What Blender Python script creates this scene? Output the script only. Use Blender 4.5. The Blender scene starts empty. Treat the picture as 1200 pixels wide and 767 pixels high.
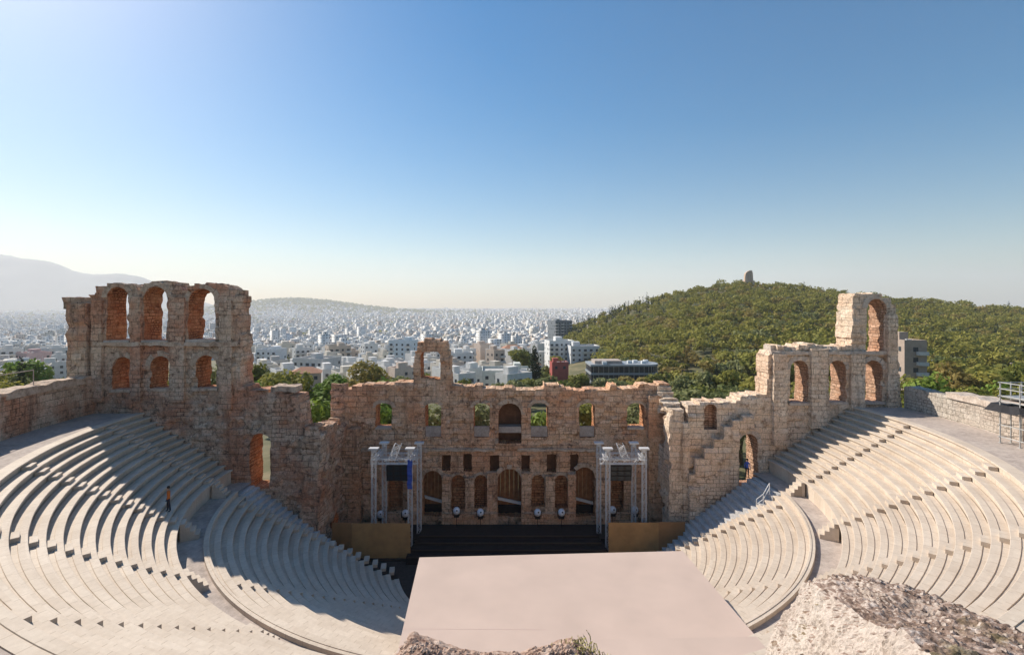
import bpy, bmesh, math, random
import numpy as np
from mathutils import Vector, Matrix, noise, geometry

S = bpy.context.scene
COL = S.collection
R_ = random.Random(7)
NP = np.random.default_rng(11)
PI = math.pi
F, CX, HZ, CZ = 567.0, 597.0, 362.0, 23.7      # focal length in px, axis, horizon, eye height


def PX(x, d): return (x - CX) / F * d
def PZ(y, d): return CZ - (y - HZ) / F * d


# ------------------------------------------------------------------ helpers
def link(o, parent=None):
    COL.objects.link(o)
    if parent is not None:
        o.parent = parent
    return o


def tag(o, label=None, cat=None, group=None, kind=None):
    if label: o['label'] = label
    if cat: o['category'] = cat
    if group: o['group'] = group
    if kind: o['kind'] = kind
    return o


def empty(name, loc=(0, 0, 0), rz=0.0):
    o = bpy.data.objects.new(name, None)
    o.location = loc
    o.rotation_euler = (0, 0, rz)
    o.empty_display_size = 0.2
    return link(o)


class MB:
    """collects polygons and links them as ONE mesh object"""

    def __init__(s):
        s.v, s.f, s.m, s.uv = [], [], [], []

    def poly(s, pts, m=0, uv=None):
        n = len(s.v)
        s.v += [tuple(p) for p in pts]
        s.f.append(tuple(range(n, n + len(pts))))
        s.m.append(m)
        s.uv.append(uv)

    def grid(s, rows, m=0, close=False, uvs=None):
        n = len(s.v)
        k = len(rows[0])
        for r in rows:
            s.v += [tuple(p) for p in r]
        for i in range(len(rows) - 1):
            for j in range(k if close else k - 1):
                a, b = n + i * k + j, n + i * k + (j + 1) % k
                s.f.append((a, b, b + k, a + k))
                s.m.append(m)
                s.uv.append(None if uvs is None else (uvs[i][j], uvs[i][(j + 1) % k], uvs[i + 1][(j + 1) % k], uvs[i + 1][j]))

    def box(s, x0, x1, y0, y1, z0, z1, m=0, M=None):
        p = [Vector((x, y, z)) for z in (z0, z1) for y in (y0, y1) for x in (x0, x1)]
        if M is not None:
            p = [M @ q for q in p]
        n = len(s.v)
        s.v += [tuple(q) for q in p]
        for f in ((0, 2, 3, 1), (4, 5, 7, 6), (0, 1, 5, 4), (2, 6, 7, 3), (0, 4, 6, 2), (1, 3, 7, 5)):
            s.f.append(tuple(n + i for i in f))
            s.m.append(m)
            s.uv.append(None)

    def tube(s, a, b, r0, r1=None, n=8, m=0, cap=True):
        a, b = Vector(a), Vector(b)
        r1 = r0 if r1 is None else r1
        w = (b - a)
        if w.length < 1e-6: return
        w.normalize()
        u = w.orthogonal().normalized()
        v = w.cross(u)
        k = len(s.v)
        for c, r in ((a, r0), (b, r1)):
            for i in range(n):
                t = 2 * PI * i / n
                s.v.append(tuple(c + u * (r * math.cos(t)) + v * (r * math.sin(t))))
        for i in range(n):
            j = (i + 1) % n
            s.f.append((k + i, k + j, k + n + j, k + n + i)); s.m.append(m); s.uv.append(None)
        if cap:
            s.f.append(tuple(k + i for i in reversed(range(n)))); s.m.append(m); s.uv.append(None)
            s.f.append(tuple(k + n + i for i in range(n))); s.m.append(m); s.uv.append(None)

    def lathe(s, prof, c=(0, 0, 0), n=16, m=0):
        rows = []
        for r, z in prof:
            rows.append([(c[0] + r * math.cos(2 * PI * i / n), c[1] + r * math.sin(2 * PI * i / n), c[2] + z) for i in range(n)])
        s.grid(rows, m, close=True)

    def build(s, name, mats, parent=None, smooth=False, weld=False):
        me = bpy.data.meshes.new(name)
        me.from_pydata(s.v, [], s.f)
        for m in (mats if isinstance(mats, (list, tuple)) else [mats]):
            me.materials.append(m)
        me.polygons.foreach_set('material_index', s.m)
        if any(u is not None for u in s.uv):
            uvl = me.uv_layers.new(name='UVMap')
            flat = []
            for f, u in zip(s.f, s.uv):
                for i in range(len(f)):
                    flat += list(u[i]) if u is not None else [0.0, 0.0]
            uvl.data.foreach_set('uv', flat)
        if weld:
            bm = bmesh.new(); bm.from_mesh(me)
            bmesh.ops.remove_doubles(bm, verts=bm.verts, dist=1e-4)
            bm.to_mesh(me); bm.free()
        if smooth:
            me.polygons.foreach_set('use_smooth', [True] * len(me.polygons))
        me.update()
        return link(bpy.data.objects.new(name, me), parent)


def fast_mesh(name, verts, faces, mats, parent=None, attr=None, mat_idx=None, uv=None):
    """numpy quads -> mesh object"""
    me = bpy.data.meshes.new(name)
    nv, nf = len(verts), len(faces)
    k = faces.shape[1]
    me.vertices.add(nv); me.vertices.foreach_set('co', verts.astype(np.float32).ravel())
    me.loops.add(nf * k); me.loops.foreach_set('vertex_index', faces.astype(np.int32).ravel())
    me.polygons.add(nf)
    me.polygons.foreach_set('loop_start', np.arange(0, nf * k, k, dtype=np.int32))
    me.polygons.foreach_set('loop_total', np.full(nf, k, dtype=np.int32))
    for m in (mats if isinstance(mats, (list, tuple)) else [mats]):
        me.materials.append(m)
    if mat_idx is not None:
        me.polygons.foreach_set('material_index', mat_idx.astype(np.int32))
    if attr is not None:
        a = me.color_attributes.new('tint', 'FLOAT_COLOR', 'POINT')
        a.data.foreach_set('color', attr.astype(np.float32).ravel())
    if uv is not None:
        u = me.uv_layers.new(name='UVMap')
        u.data.foreach_set('uv', uv.astype(np.float32).ravel())
    me.update(calc_edges=True)
    me.validate()
    return link(bpy.data.objects.new(name, me), parent)


def copy_tree(o, parent=None):
    c = o.copy(); COL.objects.link(c); c.parent = parent
    for ch in list(o.children):
        copy_tree(ch, c)
    return c


# ------------------------------------------------------------------ materials
class NT:
    def __init__(s, name):
        s.mat = bpy.data.materials.new(name)
        s.mat.use_nodes = True
        s.t = s.mat.node_tree
        s.b = s.t.nodes['Principled BSDF']
        s.b.inputs['Roughness'].default_value = 0.85
        s.b.inputs['Specular IOR Level'].default_value = 0.25

    def n(s, typ, **kw):
        nd = s.t.nodes.new(typ)
        for k, v in kw.items():
            setattr(nd, k, v)
        return nd

    def l(s, a, b):
        s.t.links.new(a, b)

    def val(s, x, sock):
        if hasattr(x, 'is_output'): s.l(x, sock)
        else: sock.default_value = x

    def math(s, op, a, b=0.0, c=0.0, clamp=False):
        nd = s.n('ShaderNodeMath', operation=op, use_clamp=clamp)
        for i, x in enumerate((a, b, c)):
            s.val(x, nd.inputs[i])
        return nd.outputs[0]

    def noise(s, vec, scale, detail=4, rough=0.55):
        nd = s.n('ShaderNodeTexNoise')
        nd.inputs['Scale'].default_value = scale
        nd.inputs['Detail'].default_value = detail
        nd.inputs['Roughness'].default_value = rough
        if vec is not None: s.l(vec, nd.inputs['Vector'])
        return nd.outputs['Fac']

    def ramp(s, fac, stops):
        nd = s.n('ShaderNodeValToRGB')
        e = nd.color_ramp.elements
        while len(e) < len(stops): e.new(0.5)
        for k, (p, c) in zip(e, stops):
            k.position = p
            k.color = (*c, 1) if len(c) == 3 else c
        s.l(fac, nd.inputs[0])
        return nd.outputs[0]

    def mix(s, fac, a, b, mode='MIX'):
        nd = s.n('ShaderNodeMix', data_type='RGBA', blend_type=mode)
        s.val(fac, nd.inputs[0])
        for x, i in ((a, 6), (b, 7)):
            if hasattr(x, 'is_output'): s.l(x, nd.inputs[i])
            else: nd.inputs[i].default_value = (*x, 1)
        return nd.outputs[2]

    def mapping(s, vec, scale=(1, 1, 1), loc=(0, 0, 0)):
        nd = s.n('ShaderNodeMapping')
        nd.inputs['Scale'].default_value = scale
        nd.inputs['Location'].default_value = loc
        s.l(vec, nd.inputs['Vector'])
        return nd.outputs[0]

    def bump(s, h, strength=0.5, dist=0.05):
        nd = s.n('ShaderNodeBump')
        nd.inputs['Strength'].default_value = strength
        nd.inputs['Distance'].default_value = dist
        s.l(h, nd.inputs['Height'])
        s.l(nd.outputs[0], s.b.inputs['Normal'])

    def color(s, c):
        s.val(c if hasattr(c, 'is_output') else (*c, 1), s.b.inputs['Base Color'])
        return s

    def pos(s): return s.n('ShaderNodeNewGeometry').outputs['Position']
    def obj(s): return s.n('ShaderNodeTexCoord').outputs['Object']
    def uvw(s): return s.n('ShaderNodeTexCoord').outputs['UV']


def plain(name, c, rough=0.7, metal=0.0, var=0.0, scale=3.0):
    t = NT(name)
    t.b.inputs['Roughness'].default_value = rough
    t.b.inputs['Metallic'].default_value = metal
    if var:
        f = t.noise(t.obj(), scale, 5)
        t.color(t.ramp(f, [(0.3, tuple(x * (1 - var) for x in c)), (0.7, tuple(min(1, x * (1 + var)) for x in c))]))
    else:
        t.color(c)
    return t.mat


def masonry(name, c1, c2, stain, dark, bw=1.35, bh=0.58, mortar=0.02, red=0.5):
    """large weathered ashlar; UV is in metres along the wall / up"""
    t = NT(name)
    uv = t.uvw()
    p = t.pos()
    wn = t.n('ShaderNodeTexNoise'); wn.inputs['Scale'].default_value = 0.9; wn.inputs['Detail'].default_value = 3
    t.l(p, wn.inputs['Vector'])
    warp = t.n('ShaderNodeVectorMath', operation='MULTIPLY_ADD')
    t.l(wn.outputs['Color'], warp.inputs[0]); warp.inputs[1].default_value = (0.16, 0.12, 0); t.l(uv, warp.inputs[2])
    br = t.n('ShaderNodeTexBrick', offset=0.5, squash=0.72, squash_frequency=3)
    t.l(warp.outputs[0], br.inputs['Vector'])
    br.inputs['Scale'].default_value = 1.0
    br.inputs['Brick Width'].default_value = bw
    br.inputs['Row Height'].default_value = bh
    br.inputs['Mortar Size'].default_value = mortar
    br.inputs['Mortar Smooth'].default_value = 0.4
    br.inputs['Bias'].default_value = 0.0
    br.inputs['Color1'].default_value = (0, 0, 0, 1)
    br.inputs['Color2'].default_value = (1, 1, 1, 1)
    br.inputs['Mortar'].default_value = (0.5, 0.5, 0.5, 1)
    b2 = t.n('ShaderNodeTexBrick', offset=0.5, squash=0.8, squash_frequency=2)
    t.l(warp.outputs[0], b2.inputs['Vector'])
    for k_, v_ in (('Scale', 1.0), ('Brick Width', bw * .62), ('Row Height', bh * .6667), ('Mortar Size', mortar * 1.3), ('Mortar Smooth', .5), ('Bias', 0.0)):
        b2.inputs[k_].default_value = v_
    for k_, v_ in (('Color1', 0), ('Color2', 1), ('Mortar', .5)): b2.inputs[k_].default_value = (v_, v_, v_, 1)
    msk = t.ramp(t.noise(p, 0.33, 3, .5), [(.53, (0, 0, 0)), (.56, (1, 1, 1))])
    blockv = t.mix(msk, br.outputs['Color'], b2.outputs['Color'])
    base = t.mix(blockv, c1, c2)
    big = t.noise(p, 0.22, 5, 0.62)
    base = t.mix(t.math('MULTIPLY', t.ramp(big, [(0.42, (0, 0, 0)), (0.62, (1, 1, 1))]), red), base, stain)
    mid = t.noise(p, 1.7, 6, 0.7)
    base = t.mix(t.ramp(mid, [(0.34, (0.85, 0.85, 0.85)), (0.47, (0.0, 0.0, 0.0))]), base, dark)
    pit = t.noise(p, 3.6, 3, 0.6)
    base = t.mix(t.ramp(pit, [(0.28, (0.9, 0.9, 0.9)), (0.34, (0.0, 0.0, 0.0))]), base, tuple(x * 0.5 for x in dark))
    streak = t.noise(t.mapping(p, (1.6, 1.6, 0.16)), 1.0, 5, 0.65)
    base = t.mix(t.ramp(streak, [(0.54, (0, 0, 0)), (0.72, (0.65, 0.65, 0.65))]), base, dark)
    fine = t.noise(p, 7.0, 5, 0.7)
    base = t.mix(0.8, base, t.ramp(fine, [(0.3, (0.55, 0.55, 0.55)), (0.7, (1.25, 1.25, 1.25))]), 'MULTIPLY')
    jm = t.n('ShaderNodeMix', data_type='FLOAT'); t.l(msk, jm.inputs[0]); t.l(br.outputs['Fac'], jm.inputs[2]); t.l(b2.outputs['Fac'], jm.inputs[3])
    joint = jm.outputs[0]
    patch = t.ramp(t.noise(p, 0.5, 3), [(0.36, (0.15, 0.15, 0.15)), (0.6, (1.0, 1.0, 1.0))])
    base = t.mix(t.math('MULTIPLY', joint, patch), base, tuple(x * 0.45 for x in dark))
    t.color(base)
    h = t.math('ADD', t.math('MULTIPLY', fine, 0.5), t.math('MULTIPLY', mid, 1.0))
    h = t.math('SUBTRACT', h, t.math('MULTIPLY', joint, 0.6))
    t.bump(h, 0.8, 0.11)
    t.b.inputs['Roughness'].default_value = 0.95
    t.b.inputs['Specular IOR Level'].default_value = 0.1
    return t.mat


def stone(name, c, c2, dark, scale=1.2, bump=0.6, dist=0.06):
    t = NT(name)
    p = t.pos()
    a = t.noise(p, scale, 6, 0.65)
    b = t.noise(p, scale * 5.3, 5, 0.7)
    base = t.ramp(a, [(0.3, dark), (0.48, c), (0.7, c2)])
    base = t.mix(0.7, base, t.ramp(b, [(0.3, (0.6, 0.6, 0.6)), (0.7, (1.2, 1.2, 1.2))]), 'MULTIPLY')
    t.color(base)
    t.bump(t.math('ADD', t.math('MULTIPLY', b, 0.5), a), bump, dist)
    t.b.inputs['Roughness'].default_value = 0.92
    return t.mat


def marble_mat(name, c1, c2, dirt, block=1.15):
    """seat marble: blocks told apart round the ring (angle about the orchestra centre), thin joints, dirt"""
    t = NT(name)
    p = t.mapping(t.pos(), (1, 1, 1), (0, -44.8, 0))
    sp = t.n('ShaderNodeSeparateXYZ'); t.l(p, sp.inputs[0])
    x, y, z = sp.outputs
    ang = t.math('ARCTAN2', y, x)
    rad = t.math('SQRT', t.math('ADD', t.math('MULTIPLY', x, x), t.math('MULTIPLY', y, y)))
    rid = t.math('FLOOR', t.math('DIVIDE', t.math('ADD', rad, 0.15), 0.65))
    u = t.math('ADD', t.math('MULTIPLY', ang, t.math('DIVIDE', t.math('MULTIPLY', rid, 0.65), block)), t.math('MULTIPLY', rid, 0.37))
    uid = t.math('FLOOR', u)
    fr = t.math('SUBTRACT', u, uid)
    cmb = t.n('ShaderNodeCombineXYZ'); t.l(uid, cmb.inputs[0]); t.l(rid, cmb.inputs[1])
    wn = t.n('ShaderNodeTexWhiteNoise', noise_dimensions='2D'); t.l(cmb.outputs[0], wn.inputs['Vector'])
    base = t.mix(wn.outputs['Value'], c1, c2)
    a = t.noise(p, 0.35, 5, 0.6)
    b = t.noise(p, 4.0, 5, 0.7)
    base = t.mix(t.ramp(a, [(0.42, (0, 0, 0)), (0.75, (0.55, 0.55, 0.55))]), base, dirt)
    base = t.mix(0.6, base, t.ramp(b, [(0.28, (0.82, 0.8, 0.78)), (0.65, (1.06, 1.06, 1.06))]), 'MULTIPLY')
    j = t.math('LESS_THAN', t.math('ABSOLUTE', t.math('SUBTRACT', fr, 0.5)), 0.487)
    base = t.mix(j, tuple(q * 0.92 for q in dirt), base)
    t.color(base)
    t.bump(b, 0.25, 0.02)
    t.b.inputs['Roughness'].default_value = 0.75
    return t.mat


M = {}
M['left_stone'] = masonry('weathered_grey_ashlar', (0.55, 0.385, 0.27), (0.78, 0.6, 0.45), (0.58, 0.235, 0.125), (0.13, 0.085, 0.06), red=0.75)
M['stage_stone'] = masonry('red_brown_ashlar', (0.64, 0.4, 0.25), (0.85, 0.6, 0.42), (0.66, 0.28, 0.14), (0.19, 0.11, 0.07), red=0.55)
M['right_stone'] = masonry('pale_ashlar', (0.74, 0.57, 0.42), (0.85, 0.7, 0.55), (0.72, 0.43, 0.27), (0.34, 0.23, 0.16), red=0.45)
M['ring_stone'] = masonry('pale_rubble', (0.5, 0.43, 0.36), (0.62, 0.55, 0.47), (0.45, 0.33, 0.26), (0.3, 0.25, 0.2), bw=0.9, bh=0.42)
M['reveal'] = masonry('orange_reveal', (0.5, 0.22, 0.105), (0.7, 0.4, 0.22), (0.5, 0.16, 0.07), (0.2, 0.09, 0.05), bw=0.7, bh=0.3, mortar=0.03)  # orange tone in a small block pattern, for opening sides and niche backs
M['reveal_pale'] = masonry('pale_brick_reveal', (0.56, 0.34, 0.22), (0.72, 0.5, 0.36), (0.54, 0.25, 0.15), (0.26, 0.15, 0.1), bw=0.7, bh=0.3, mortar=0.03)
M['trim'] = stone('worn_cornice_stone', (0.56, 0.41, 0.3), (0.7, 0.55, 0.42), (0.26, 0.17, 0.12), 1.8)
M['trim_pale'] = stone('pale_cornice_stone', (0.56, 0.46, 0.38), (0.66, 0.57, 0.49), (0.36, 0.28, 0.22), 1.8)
M['infill'] = stone('grey_infill_slab', (0.44, 0.36, 0.31), (0.52, 0.44, 0.38), (0.34, 0.27, 0.23), 0.9, 0.2)
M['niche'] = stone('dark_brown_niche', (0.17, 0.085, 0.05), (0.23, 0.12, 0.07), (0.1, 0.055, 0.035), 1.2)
M['wood'] = plain('brown_door_wood', (0.3, 0.13, 0.06), 0.6, 0, 0.3, 2.0)
M['marble'] = marble_mat('seat_marble', (0.58, 0.48, 0.385), (0.64, 0.54, 0.44), (0.45, 0.355, 0.27))
M['paving'] = stone('walkway_paving', (0.46, 0.38, 0.33), (0.52, 0.44, 0.38), (0.36, 0.3, 0.26), 0.6, 0.3, 0.02)
M['deck'] = plain('pink_deck_covering', (0.55, 0.42, 0.35), 0.6, 0, 0.06, 0.45)
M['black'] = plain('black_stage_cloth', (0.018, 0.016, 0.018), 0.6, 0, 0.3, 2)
M['ply'] = plain('plywood', (0.46, 0.26, 0.11), 0.6, 0, 0.16, 1.2)
M['ply2'] = plain('darker_plywood', (0.34, 0.18, 0.08), 0.6, 0, 0.16, 1.2)
M['alu'] = plain('aluminium_truss', (0.66, 0.66, 0.67), 0.4, 0.2)
M['steel'] = plain('galvanised_steel', (0.5, 0.5, 0.5), 0.4, 0.6)
M['white'] = plain('white_paint', (0.78, 0.78, 0.77), 0.5, 0, 0.06)
M['lamp_white'] = plain('white_lamp_housing', (0.72, 0.74, 0.8), 0.35)
M['glass'] = plain('dark_glass', (0.03, 0.04, 0.05), 0.12)
M['bluefabric'] = plain('blue_cloth', (0.05, 0.1, 0.42), 0.7)
M['step'] = stone('grey_step_marble', (0.52, 0.5, 0.49), (0.62, 0.6, 0.58), (0.4, 0.38, 0.36), 1.1, 0.2, 0.02)
M['dark_floor'] = plain('dark_floor', (0.05, 0.042, 0.038), 0.8, 0, 0.3)
M['asphalt'] = plain('asphalt', (0.055, 0.055, 0.056), 0.9, 0, 0.2)


# ------------------------------------------------------------------ masonry walls
def resample(poly, step, jit, rng, closed=True):
    out = []
    n = len(poly)
    for i in range(n if closed else n - 1):
        a, b = Vector(poly[i]), Vector(poly[(i + 1) % n])
        L = (b - a).length
        k = max(1, int(round(L / step)))
        for j in range(k):
            q = a.lerp(b, j / k)
            if 0 < j and jit:
                q = q + Vector((rng.uniform(-jit, jit), rng.uniform(-jit, jit)))
            out.append((q.x, q.y))
    return out


def ragged(poly, rng, amp=0.22, step=0.9, top_only=None):
    """turn the upper edges of a wall outline into broken courses of squared stones"""
    out = []
    n = len(poly)
    for i in range(n):
        a, b = poly[i], poly[(i + 1) % n]
        out.append(a)
        if top_only is not None and (a[1] < top_only or b[1] < top_only):
            continue
        dx, dz = b[0] - a[0], b[1] - a[1]
        L = math.hypot(dx, dz)
        if L < 0.5: continue
        if abs(dx) >= abs(dz) * 0.6:
            k = max(1, int(abs(dx) / (step * rng.uniform(.75, 1.1))))
            ts = [j / k for j in range(k + 1)]
            for j in range(1, k): ts[j] += rng.uniform(-.2, .2) / k
            for j in range(k):
                zm = a[1] + dz * (ts[j] + ts[j + 1]) / 2 + rng.uniform(-amp, amp * .7)
                s = math.copysign(0.012, dx)
                out.append((a[0] + dx * ts[j] + s, zm + rng.uniform(-.03, .03)))
                out.append((a[0] + dx * ts[j + 1] - s, zm + rng.uniform(-.03, .03)))
        else:
            k = max(1, int(abs(dz) / .58))
            for j in range(k):
                o = rng.uniform(-amp * .7, amp * .7)
                s = math.copysign(0.012, dz)
                t0, t1 = j / k, (j + 1) / k
                out.append((a[0] + dx * (t0 + t1) / 2 + o, a[1] + dz * t0 + s))
                out.append((a[0] + dx * (t0 + t1) / 2 + o, a[1] + dz * t1 - s))
    return out


def arch(x0, x1, z0, z1, n=9, flat=0.0):
    """opening with a round head: corner list"""
    r = (x1 - x0) / 2
    rise = min(r, (z1 - z0) * 0.6) * (1 - flat)
    cx = (x0 + x1) / 2
    pts = [(x0, z0), (x1, z0)]
    for i in range(n + 1):
        t = PI * i / n
        pts.append((cx + r * math.cos(t), z1 - rise + rise * math.sin(t)))
    return pts


def rect(x0, x1, z0, z1): return [(x0, z0), (x1, z0), (x1, z1), (x0, z1)]


def inside(p, poly):
    x, y = p
    c = False
    n = len(poly)
    j = n - 1
    for i in range(n):
        xi, yi = poly[i]; xj, yj = poly[j]
        if (yi > y) != (yj > y) and x < (xj - xi) * (y - yi) / (yj - yi) + xi:
            c = not c
        j = i
    return c


def wall(name, outline, holes, origin, udir, thick, mats, parent=None, seed=1, step=0.27, relief=1.0, holejit=0.035, back=True):
    """ruined ashlar wall: outline/holes in (s, z) metres; origin + s*udir is the front foot; thickness goes along +normal"""
    rng = random.Random(seed)
    ux, uy = udir
    nx, ny = -uy, ux                                   # away from the viewer when udir = +x
    def clean(poly, st, jit):
        return resample(poly, st, jit, rng)
    loops = [clean(outline, step, 0.012)] + [clean(h, 0.28, holejit) for h in holes]
    verts, edges = [], []
    for lp in loops:
        k = len(verts)
        verts += [Vector(p) for p in lp]
        edges += [(k + i, k + (i + 1) % len(lp)) for i in range(len(lp))]
    nb = len(verts)
    xs = [p[0] for p in outline]; zs = [p[1] for p in outline]
    z = min(zs) + step / 2
    row = 0
    out_l, hole_l = loops[0], loops[1:]
    while z < max(zs):
        x = min(xs) + (step / 2 if row % 2 else step)
        while x < max(xs):
            q = (x + rng.uniform(-0.09, 0.09), z + rng.uniform(-0.07, 0.07))
            if inside(q, out_l) and not any(inside(q, h) for h in hole_l):
                verts.append(Vector(q))
            x += step
        z += step
        row += 1
    vo, eo, fo, ov, oe, of = geometry.delaunay_2d_cdt(verts, edges, [], 0, 1e-4)
    tris = []
    for f in fo:
        c = (sum(vo[i].x for i in f) / 3, sum(vo[i].y for i in f) / 3)
        if inside(c, out_l) and not any(inside(c, h) for h in hole_l):
            tris.append(tuple(f))
    def is_hole(i):
        for o in ov[i]:
            if len(loops[0]) <= o < nb: return True
        return False
    holeflag = [is_hole(i) for i in range(len(vo))]
    bh = 0.58
    def disp(s, zz, side):
        r = int(zz / bh)
        cid = int((s + 0.67 * (r % 2) + 100) / 1.35)
        h = math.sin(cid * 12.9898 + r * 78.233 + seed * 3.1 + side * 5) * 43758.5453
        h = h - math.floor(h)
        h2 = noise.fractal(Vector((s * 0.35, zz * 0.35, seed * 7.7 + side * 13)), 0.8, 2.1, 4)
        h3 = noise.noise(Vector((s * 1.9, zz * 1.9, seed * 3.3 + side * 3)))
        g_ = math.sin(cid * 39.3468 + r * 11.135 + seed * 7.7 + side * 3) * 24634.6345
        g_ -= math.floor(g_)
        rec = -0.2 if g_ < 0.09 else (0.12 if g_ > 0.94 else 0)
        return relief * ((h - 0.5) * 0.16 + h2 * 0.13 + h3 * 0.06 + rec)
    V, UV = [], []
    for p in vo:
        d = disp(p.x, p.y, 0)
        V.append((origin[0] + ux * p.x - nx * d, origin[1] + uy * p.x - ny * d, p.y)); UV.append((p.x, p.y))
    nvo = len(vo)
    for p in vo:
        d = thick + disp(p.x, p.y, 1)
        V.append((origin[0] + ux * p.x + nx * d, origin[1] + uy * p.x + ny * d, p.y)); UV.append((p.x + 3.7, p.y))
    Fc, Mi = [], []
    cnt = {}
    for t in tris:
        a, b, c = (vo[i] for i in t)
        ccw = (b.x - a.x) * (c.y - a.y) - (b.y - a.y) * (c.x - a.x) > 0
        t2 = t if ccw else t[::-1]
        Fc.append(t2); Mi.append(0)
        Fc.append(tuple(i + nvo for i in reversed(t2))); Mi.append(0)
        for i in range(3):
            e = (t2[i], t2[(i + 1) % 3])
            k = (min(e), max(e))
            cnt.setdefault(k, []).append(e)
    LUV = [[UV[i] for i in f] for f in Fc]
    seg = max(2, int(thick / 0.55))
    mids = {}
    def mid(i, k):
        if k == 0: return i
        if k == seg: return i + nvo
        if (i, k) not in mids:
            a, b = Vector(V[i]), Vector(V[i + nvo])
            q = a.lerp(b, k / seg)
            q += Vector((rng.uniform(-0.05, 0.05), rng.uniform(-0.05, 0.05), rng.uniform(-0.06, 0.06))) * relief
            mids[(i, k)] = len(V)
            V.append(tuple(q)); UV.append((vo[i].x + thick * k / seg, vo[i].y))
        return mids[(i, k)]
    for k, es in cnt.items():
        if len(es) == 1:
            a, b = es[0]
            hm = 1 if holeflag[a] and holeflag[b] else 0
            for q in range(seg):
                f = (mid(b, q), mid(a, q), mid(a, q + 1), mid(b, q + 1))
                Fc.append(f); Mi.append(hm)
                t0, t1 = thick * q / seg, thick * (q + 1) / seg
                hor = abs(vo[a].x - vo[b].x) > abs(vo[a].y - vo[b].y)
                ca, cb = (vo[a].x, vo[b].x) if hor else (vo[a].y, vo[b].y)
                LUV.append([(t0, cb), (t0, ca), (t1, ca), (t1, cb)])
    me = bpy.data.meshes.new(name)
    me.from_pydata(V, [], Fc)
    for m in mats: me.materials.append(m)
    me.polygons.foreach_set('material_index', Mi)
    uvl = me.uv_layers.new(name='UVMap')
    uvl.data.foreach_set('uv', [c for f in LUV for p in f for c in p])
    me.update()
    return link(bpy.data.objects.new(name, me), parent)


def rough_box(name, x0, x1, y0, y1, z0, z1, mat, parent=None, amp=0.05, step=0.35, seed=0):
    """stone block or run of moulding with worn, uneven faces"""
    bm = bmesh.new()
    bmesh.ops.create_cube(bm, size=1.0)
    for v in bm.verts:
        v.co = Vector((x0 + (v.co.x + 0.5) * (x1 - x0), y0 + (v.co.y + 0.5) * (y1 - y0), z0 + (v.co.z + 0.5) * (z1 - z0)))
    for ax, L in enumerate((x1 - x0, y1 - y0, z1 - z0)):
        k = max(1, min(90, int(L / step)))
        for j in range(1, k):
            co = Vector((x0, y0, z0)); co[ax] += L * j / k
            no = Vector((0, 0, 0)); no[ax] = 1
            g = bm.verts[:] + bm.edges[:] + bm.faces[:]
            bmesh.ops.bisect_plane(bm, geom=g, plane_co=co, plane_no=no)
    for v in bm.verts:
        q = v.co * 1.7 + Vector((seed * 5.1, 0, 0))
        v.co += Vector((noise.noise(q), noise.noise(q + Vector((31, 7, 3))), noise.noise(q + Vector((3, 57, 9))))) * amp
    me = bpy.data.meshes.new(name)
    bm.to_mesh(me); bm.free()
    me.materials.append(mat)
    uvl = me.uv_layers.new(name='UVMap')
    for poly in me.polygons:
        n = poly.normal
        for li in poly.loop_indices:
            c = me.vertices[me.loops[li].vertex_index].co
            uvl.data[li].uv = (c.x, c.z) if abs(n.y) > 0.6 else ((c.y, c.z) if abs(n.x) > 0.6 else (c.x, c.y))
    return link(bpy.data.objects.new(name, me), parent)


def voussoirs(x0, x1, z0, z1, y, parent, mat, w=0.42, flat=0.0, seed=0, proud=0.07):
    """ring of wedge stones round an arched opening, one mesh"""
    rg_ = random.Random(seed)
    r = (x1 - x0) / 2
    rise = min(r, (z1 - z0) * 0.6) * (1 - flat)
    cx, cz = (x0 + x1) / 2, z1 - rise
    n = max(7, int(PI * r / .42)) | 1
    mb = MB()
    for i in range(n):
        if rg_.random() < .08: continue
        t0, t1 = PI * (i + .04) / n, PI * (i + .96) / n
        ww = w * rg_.uniform(.85, 1.2); pr_ = y - proud * rg_.uniform(.6, 1.6)
        c = []
        for yy_ in (pr_, y + .25):
            for (ro, t_) in ((0.02, t0), (0.02, t1), (ww, t1), (ww, t0)):
                c.append((cx + (r + ro) * math.cos(t_), yy_, cz + (rise + ro) * math.sin(t_)))
        k = len(mb.v); mb.v += c
        for f in ((0, 1, 2, 3), (7, 6, 5, 4), (0, 4, 5, 1), (1, 5, 6, 2), (2, 6, 7, 3), (3, 7, 4, 0)):
            mb.f.append(tuple(k + j for j in f)); mb.m.append(0); mb.uv.append(None)
    return mb.build('arch_ring', mat, parent)


# ---- stage wall -------------------------------------------------------------------
DS = 51.5
def ps(x, y): return (PX(x, DS), PZ(y, DS))
rng = random.Random(5)
out = [ps(395, 628)] + [ps(785, 628)] + [ps(784, 450)]
out += [ps(*q) for q in [(750, 450), (748, 454), (723, 455), (722, 450), (716, 450), (714, 455), (700, 457), (662, 456), (655, 450), (638, 449), (636, 455), (604, 456),
                         (600, 453), (580, 455), (565, 452), (548, 453), (529, 450), (527, 418), (523, 404), (515, 398), (506, 396), (497, 398), (489, 405), (485, 418), (484, 446),
                         (470, 448), (462, 450), (450, 449), (438, 452), (424, 450), (412, 455), (404, 458), (395, 462)]]
out = ragged(out, rng, 0.14, 0.8, top_only=13.5)
UPW = [(440, 459), (498, 517), (555, 574), (622, 642), (679, 697), (735, 755)]
holes = []
for a, b in UPW: holes.append(arch(*(PX(a, DS), PX(b, DS), PZ(512 if 490 < a < 700 else 502, DS), PZ(472, DS)), flat=0.45))
holes.append(arch(PX(584, DS), PX(611, DS), PZ(519, DS), PZ(472, DS)))
holes.append([ps(493, 443), ps(516, 445), ps(516, 416), ps(513, 412), ps(496, 412), ps(493, 416)])
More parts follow.
